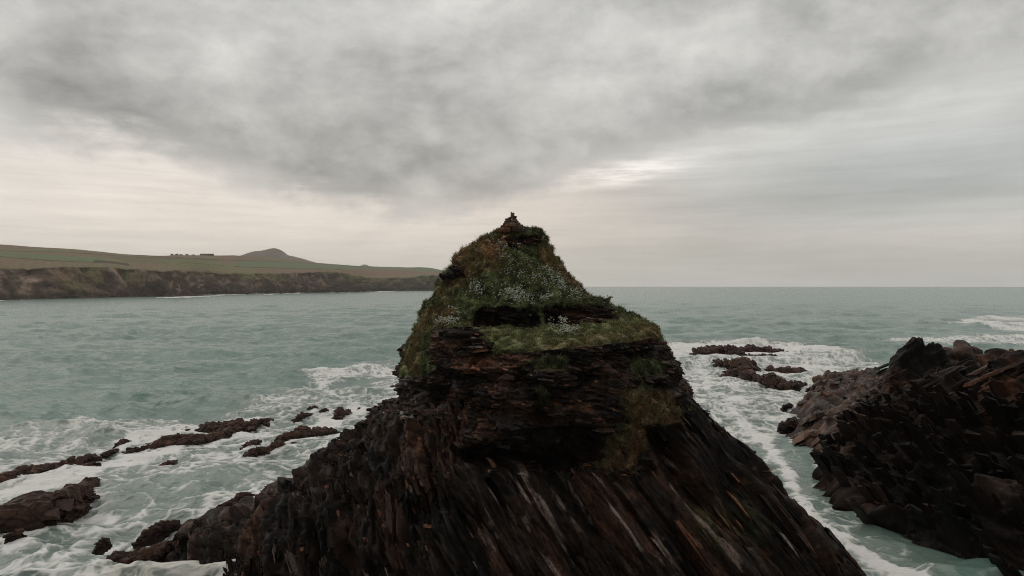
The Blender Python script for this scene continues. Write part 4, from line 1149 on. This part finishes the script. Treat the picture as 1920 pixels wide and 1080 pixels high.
# --- lacy pattern of the foam, drawn out along the drift
qq = q + 1.6 * np.stack([fbm(q * 0.22, 3, 880), fbm(q * 0.22, 3, 881), 0 * z], 1)
sw = np.stack([qq[:, 0] * 0.30 + qq[:, 1] * 0.06, qq[:, 1] * 0.34 - qq[:, 0] * 0.08, 0 * z], 1)
net = 1 - np.minimum(1, np.abs(noise(sw, 882)) * 4.2)
net2 = 1 - np.minimum(1, np.abs(noise(sw * 2.6 + 7.7, 883)) * 3.6)
net3 = 1 - np.minimum(1, np.abs(noise(sw * 6.3 - 3.1, 884)) * 3.2)
big = 0.5 + 0.9 * fbm(sw * 0.45, 3, 885)
net4 = 0.5 + 0.9 * fbm(sw * 5.0, 3, 887)
pat = 0.22 * net + 0.24 * net2 + 0.17 * net3 + 0.17 * net4 + 0.22 * big
far_ = sstep(150, 420, q[:, 1])
farn = fbm(q * np.array([0.05, 0.022, 0]), 5, 886, 0.6)
pat = lerp(pat, 0.38 + 0.9 * farn, far_)
thr = 1.0 - foam * 1.0
white = sstep(thr - 0.04, thr + 0.30, pat) * sstep(0.04, 0.2, foam)
cap = fbm(q * np.array([0.16, 0.20, 0]), 4, 890) * 0.45 + z * 0.26
caps = sstep(0.50, 0.70, cap) * (1 - sstep(700, 1600, q[:, 1])) * 0.8
fleck = sstep(0.05, 0.55, fbm(q * np.array([0.75, 0.22, 0]), 3, 897) + 0.5 * z) * (1 - sstep(350, 900, q[:, 1]))
white = np.clip(np.maximum(white, caps) + 0.13 * fleck, 0, 1)
# breaking water stands a little proud
tan = 0.6 * inpoly(XS, YS, [(200, 1066), (400, 1056), (420, 1200), (100, 1200)], 40)
z += 0.10 * white * (1 - tan) + 0.35 * (1 - tan) * foam * calm * fbm(q * 0.35, 3, 895) * (1 - sstep(150, 400, q[:, 1]))
shoal = np.clip(foam * 1.1, 0, 1)
Q3 = np.stack([q[:, 0] + hx, q[:, 1] + hy, z], 1)
Q3[:, 2] = np.where(q[:, 1] < 12, np.minimum(Q3[:, 2], 0.5), Q3[:, 2])
M_SEA, nt, b = material('sea_water')
g = nt.nodes.new('ShaderNodeNewGeometry'); pos = N(nt, g.outputs['Position'])


def attr(nt, name):
    n = nt.nodes.new('ShaderNodeAttribute'); n.attribute_name = name
    return N(nt, n.outputs['Fac'])


wh, sh_, tn = attr(nt, 'white'), attr(nt, 'shoal'), attr(nt, 'tan')
sep = nt.nodes.new('ShaderNodeSeparateXYZ'); nt.links.new(pos.s, sep.inputs[0])
px_, py_ = N(nt, sep.outputs[0]), N(nt, sep.outputs[1])
vs = vec(nt, px_ * 0.45, py_, 0.0)
r1n = nz(nt, vec(nt, px_, py_, 0.0), 2.3, 4, 0.6)
r2n = nz(nt, vs, 0.55, 3, 0.55)
r3n = nz(nt, vs, 0.035, 4, 0.55)
deep = mixc(nt, (0.106, 0.182, 0.156), (0.146, 0.233, 0.203), r3n.step(0.35, 0.65))
water = mixc(nt, deep, (0.195, 0.205, 0.178), (sh_ * 0.75).clip())
foamc = mixc(nt, (0.80, 0.79, 0.76), (0.56, 0.51, 0.45), tn)
wf = (wh * (0.62 + 0.55 * nz(nt, vec(nt, px_, py_, 0.0), 3.4, 5, 0.7))).clip()
nt.links.new(mixc(nt, water, foamc, wf).s, b.inputs['Base Color'])
nt.links.new((wf * 0.6 + 0.24).clip().s, b.inputs['Roughness'])
b.inputs['IOR'].default_value = 1.333
nt.links.new((0.5 - wf * 0.4).s, b.inputs['Specular IOR Level'])
bp = nt.nodes.new('ShaderNodeBump'); bp.inputs['Distance'].default_value = 1.0; bp.inputs['Strength'].default_value = 1.0
nt.links.new((r1n * 0.06 + r2n * 0.34).s, bp.inputs['Height']); nt.links.new(bp.outputs[0], b.inputs['Normal'])
sea = mesh_obj('sea', Q3, grid_faces(len(ylist), len(ang)), M_SEA, attrs={'white': white, 'shoal': shoal, 'tan': tan})
sea['kind'] = 'structure'


# spray thrown up where the swell breaks on rocks: clouds of small drops
def spray(px, py, wpx, hpx, n, r):
    c = on_sea(px, py); u_ = c[1] / F
    x = r.normal(size=n) * wpx / 2.4; h = np.abs(r.normal(size=n)) * hpx / 2 * np.exp(-(x / wpx * 1.5) ** 2)
    p = c + np.stack([x * u_, r.normal(size=n) * 3 * u_, h * u_], 1)
    return p, np.full(n, u_) * r.uniform(0.25, 0.6, n)


sr = np.random.default_rng(5)
sp_p, sp_s = [], []
for a in [(664, 547, 14, 6, 200), (690, 546.5, 10, 2.5, 80), (560, 550, 16, 2.5, 100), (480, 552, 16, 2.5, 100), (390, 554, 22, 2, 100),
          (1430, 652, 50, 9, 900), (1455, 656, 30, 7, 500), (1400, 655, 30, 7, 300), (1440, 688, 34, 12, 700), (1540, 700, 30, 6, 300),
          (560, 780, 20, 6, 160), (640, 775, 24, 8, 300), (440, 795, 40, 6, 260), (300, 815, 60, 6, 300), (1380, 646, 60, 8, 700), (1470, 690, 40, 10, 600), (1330, 674, 40, 6, 300), (1500, 745, 24, 8, 300), (120, 862, 60, 7, 260), (150, 905, 20, 8, 160), (520, 815, 50, 7, 260), (1545, 716, 30, 9, 300)]:
    p, s_ = spray(*a, sr); sp_p.append(p); sp_s.append(s_)
sp_p = np.concatenate(sp_p); sp_s = np.concatenate(sp_s)
V = (sp_p[:, None] + O[None] * sp_s[:, None, None]).reshape(-1, 3)
T = (np.arange(len(sp_p))[:, None, None] * 6 + FT[None]).reshape(-1, 3)
tag(mesh_obj('sea_spray', V, T, M_SPRAY, np.full((len(V), 3), 0.72)), kind='stuff')

# ================================================================== haze
HZ = 15500.0
V = np.array([[x, y, z_] for z_ in (-7.0, 700.0) for y in (-HZ, HZ) for x in (-HZ, HZ)])
Fc = np.array([[0, 2, 3, 1], [4, 5, 7, 6], [0, 1, 5, 4], [2, 6, 7, 3], [0, 4, 6, 2], [1, 3, 7, 5]])
M_HAZE = bpy.data.materials.new('haze_air'); M_HAZE.use_nodes = True
nt = M_HAZE.node_tree; nt.nodes.clear()
o_ = nt.nodes.new('ShaderNodeOutputMaterial'); pv = nt.nodes.new('ShaderNodeVolumePrincipled')
pv.inputs['Color'].default_value = (0.93, 0.90, 0.87, 1); pv.inputs['Density'].default_value = 0.00006; pv.inputs['Anisotropy'].default_value = 0.2
nt.links.new(pv.outputs[0], o_.inputs['Volume'])
haze = mesh_obj('haze', V, Fc, M_HAZE, smooth=False); haze['kind'] = 'stuff'

# ================================================================== sky, sun, camera
SUN_AZ, SUN_EL = math.radians(-62), math.radians(48)        # behind the cloud, to the left
world = bpy.data.worlds.new('World'); scene.world = world; world.use_nodes = True
nt = world.node_tree; bg = nt.nodes['Background']
sky = nt.nodes.new('ShaderNodeTexSky'); sky.sky_type = 'NISHITA'; sky.sun_disc = False
sky.sun_elevation = SUN_EL; sky.sun_rotation = SUN_AZ
tcn = nt.nodes.new('ShaderNodeTexCoord')
nrm = nt.nodes.new('ShaderNodeVectorMath'); nrm.operation = 'NORMALIZE'; nt.links.new(tcn.outputs['Generated'], nrm.inputs[0])
sep = nt.nodes.new('ShaderNodeSeparateXYZ'); nt.links.new(nrm.outputs[0], sep.inputs[0])
dx_, dy_, dz_ = (N(nt, sep.outputs[k]) for k in range(3))
az = dx_.f('ARCTAN2', dy_) * (180 / math.pi)
el = dz_.f('ARCSINE') * (180 / math.pi)


def ramp(x, lo, hi, pts):
    """piecewise curve through (x, value) points, values 0..1"""
    n = nt.nodes.new('ShaderNodeFloatCurve')
    c = n.mapping.curves[0]
    pts = [((p - lo) / (hi - lo), v) for p, v in pts]
    c.points[0].location = pts[0]; c.points[1].location = pts[-1]
    for p in pts[1:-1]: c.points.new(*p)
    n.mapping.update()
    nt.links.new(((x - lo) * (1.0 / (hi - lo))).s, n.inputs['Value'])
    return N(nt, n.outputs[0])


def blob(a0, e0, sa, se, tilt=0.0):
    da = az - a0; de = el - e0 - da * tilt
    return ((da * (1 / sa)) ** 2.0 * 1.0 + (de * (1 / se)) ** 2.0).f('MULTIPLY', -1.0).f('EXPONENT')


s_ = 1.0 / 1.0
den = dz_.f('MAXIMUM', 0.0) + 0.16
cv = vec(nt, dx_ / den, dy_ / den, 0.0)
dv = vec(nt, dx_, dy_, dz_ * 1.7)
n_big = nz(nt, dv, 4.2, 7, 0.50, 0.3)
n_mid = nz(nt, dv, 9.0, 8, 0.62, 0.3)
n_fine = nz(nt, dv, 22.0, 7, 0.62, 0.3)
n_str = nz(nt, vec(nt, az * 0.055, el * 0.55, 3.0), 1.0, 6, 0.6, 0.25)
n_str2 = nz(nt, vec(nt, az * 0.14, el * 1.5, 9.0), 1.0, 5, 0.6, 0.2)
edge_el = ramp(az, -180, 180, [(-180, .5), (-60, .52), (-37, .52), (-27, .47), (-21, .39), (-15.7, .335), (-9, .315), (-3, .335), (3, .42), (9, .52), (16, .58), (27, .64), (37, .72), (60, .7), (180, .5)]) * 20.0
rag = (n_str - 0.5) * 4.0 + (n_mid - 0.5) * 5.0 + (n_fine - 0.5) * 3.5 + (n_big - 0.5) * 3.0
above = (el - edge_el + rag)
mass = above.step(-1.3, 1.8)
under = above.step(0.0, 7.0)
# under the cloud edge: bright band, warm to the left, cooler grey to the right
lo_l = 0.668 - 0.08 * blob(24, 6.5, 17, 5) + 0.25 * blob(-30, 4.5, 26, 7.5) + 0.10 * blob(-4, 4.5, 14, 3.0) + 0.26 * blob(9.5, 9.3, 5.0, 0.9, 0.10) * (0.3 + 1.4 * n_str2.step(0.35, 0.65)) + 0.10 * blob(17, 10.8, 10, 1.2, 0.16) - 0.10 * blob(30, 7.5, 16, 2.2, 0.06) + 0.09 * blob(33, 3.6, 13, 1.5) - 0.03 * blob(14, 3, 10, 2.5)
lo_l = lo_l * (1.0 + (n_str - 0.5) * 0.40 + (n_str2 - 0.5) * 0.40 + (n_mid - 0.5) * 0.16)
hi_l = 0.525 + (n_big - 0.5) * 0.75 + (n_mid - 0.5) * 0.50 + (n_fine - 0.5) * 0.24 + 0.10 * el.step(14.0, 30.0) + 0.06 * blob(35, 20, 18, 9) + 0.05 * blob(-12, 23, 12, 4) - 0.035 * blob(-5, 10.5, 14, 4) + 0.06 * blob(-34, 14, 9, 3.5)  + 0.12 * blob(-6.7, 12.2, 1.0, 0.8) - 0.06 * blob(19, 13.4, 14, 1.7, 0.17) - 0.03 * blob(-8, 9.0, 10, 2.0)
hi_l = hi_l - 0.02 * (1.0 - under)
lum = lo_l * (1.0 - mass) + hi_l.f('MAXIMUM', 0.22) * mass
back_ = dy_.step(0.25, -0.7)
lum = lum * (1.0 - 0.40 * back_)
warmth = (blob(-24, 4, 34, 9) * 0.8 + blob(33, 3.5, 16, 2.4) * 0.5 + blob(5, 6, 14, 5) * 0.5) * (1.0 - mass * 0.6)
cool = blob(32, 8, 18, 4) * 0.6
tint = mixc(nt, (1.012, 1.0, 0.955), (1.13, 0.985, 0.86), warmth.clip())
tint = mixc(nt, tint, (0.94, 1.0, 1.0), cool.clip())
sc_ = nt.nodes.new('ShaderNodeVectorMath'); sc_.operation = 'SCALE'
nt.links.new(tint.s, sc_.inputs[0]); nt.links.new((lum * (1 / 0.09)).s, sc_.inputs['Scale'])
clouds = N(nt, sc_.outputs[0])
fin = mixc(nt, N(nt, sky.outputs[0]), clouds, 0.97)
nt.links.new(fin.s, bg.inputs['Color']); bg.inputs['Strength'].default_value = 0.09

sun_d = bpy.data.lights.new('sun', 'SUN'); sun_d.energy = 0.8; sun_d.angle = math.radians(40); sun_d.color = (1.0, 0.94, 0.86)
sun = bpy.data.objects.new('sun', sun_d); COL.objects.link(sun)
sun.rotation_euler = (math.radians(90) - SUN_EL, 0, math.pi - SUN_AZ)

cam_d = bpy.data.cameras.new('camera'); cam_d.sensor_width = 36; cam_d.lens = 24; cam_d.clip_start = 0.5; cam_d.clip_end = 40000
cam = bpy.data.objects.new('camera', cam_d); COL.objects.link(cam)
cam.location = (0, 0, H); cam.rotation_euler = (math.radians(90) - math.atan(4 / F), 0, 0)
scene.camera = cam

scene.view_settings.view_transform = 'Standard'; scene.view_settings.look = 'None'
scene.view_settings.exposure = 0; scene.view_settings.gamma = 1
scene.cycles.use_denoising = True; scene.cycles.denoising_prefilter = 'NONE'; scene.cycles.filter_width = 1.0
scene.cycles.max_bounces = 5; scene.cycles.diffuse_bounces = 3; scene.cycles.glossy_bounces = 3; scene.cycles.volume_bounces = 1
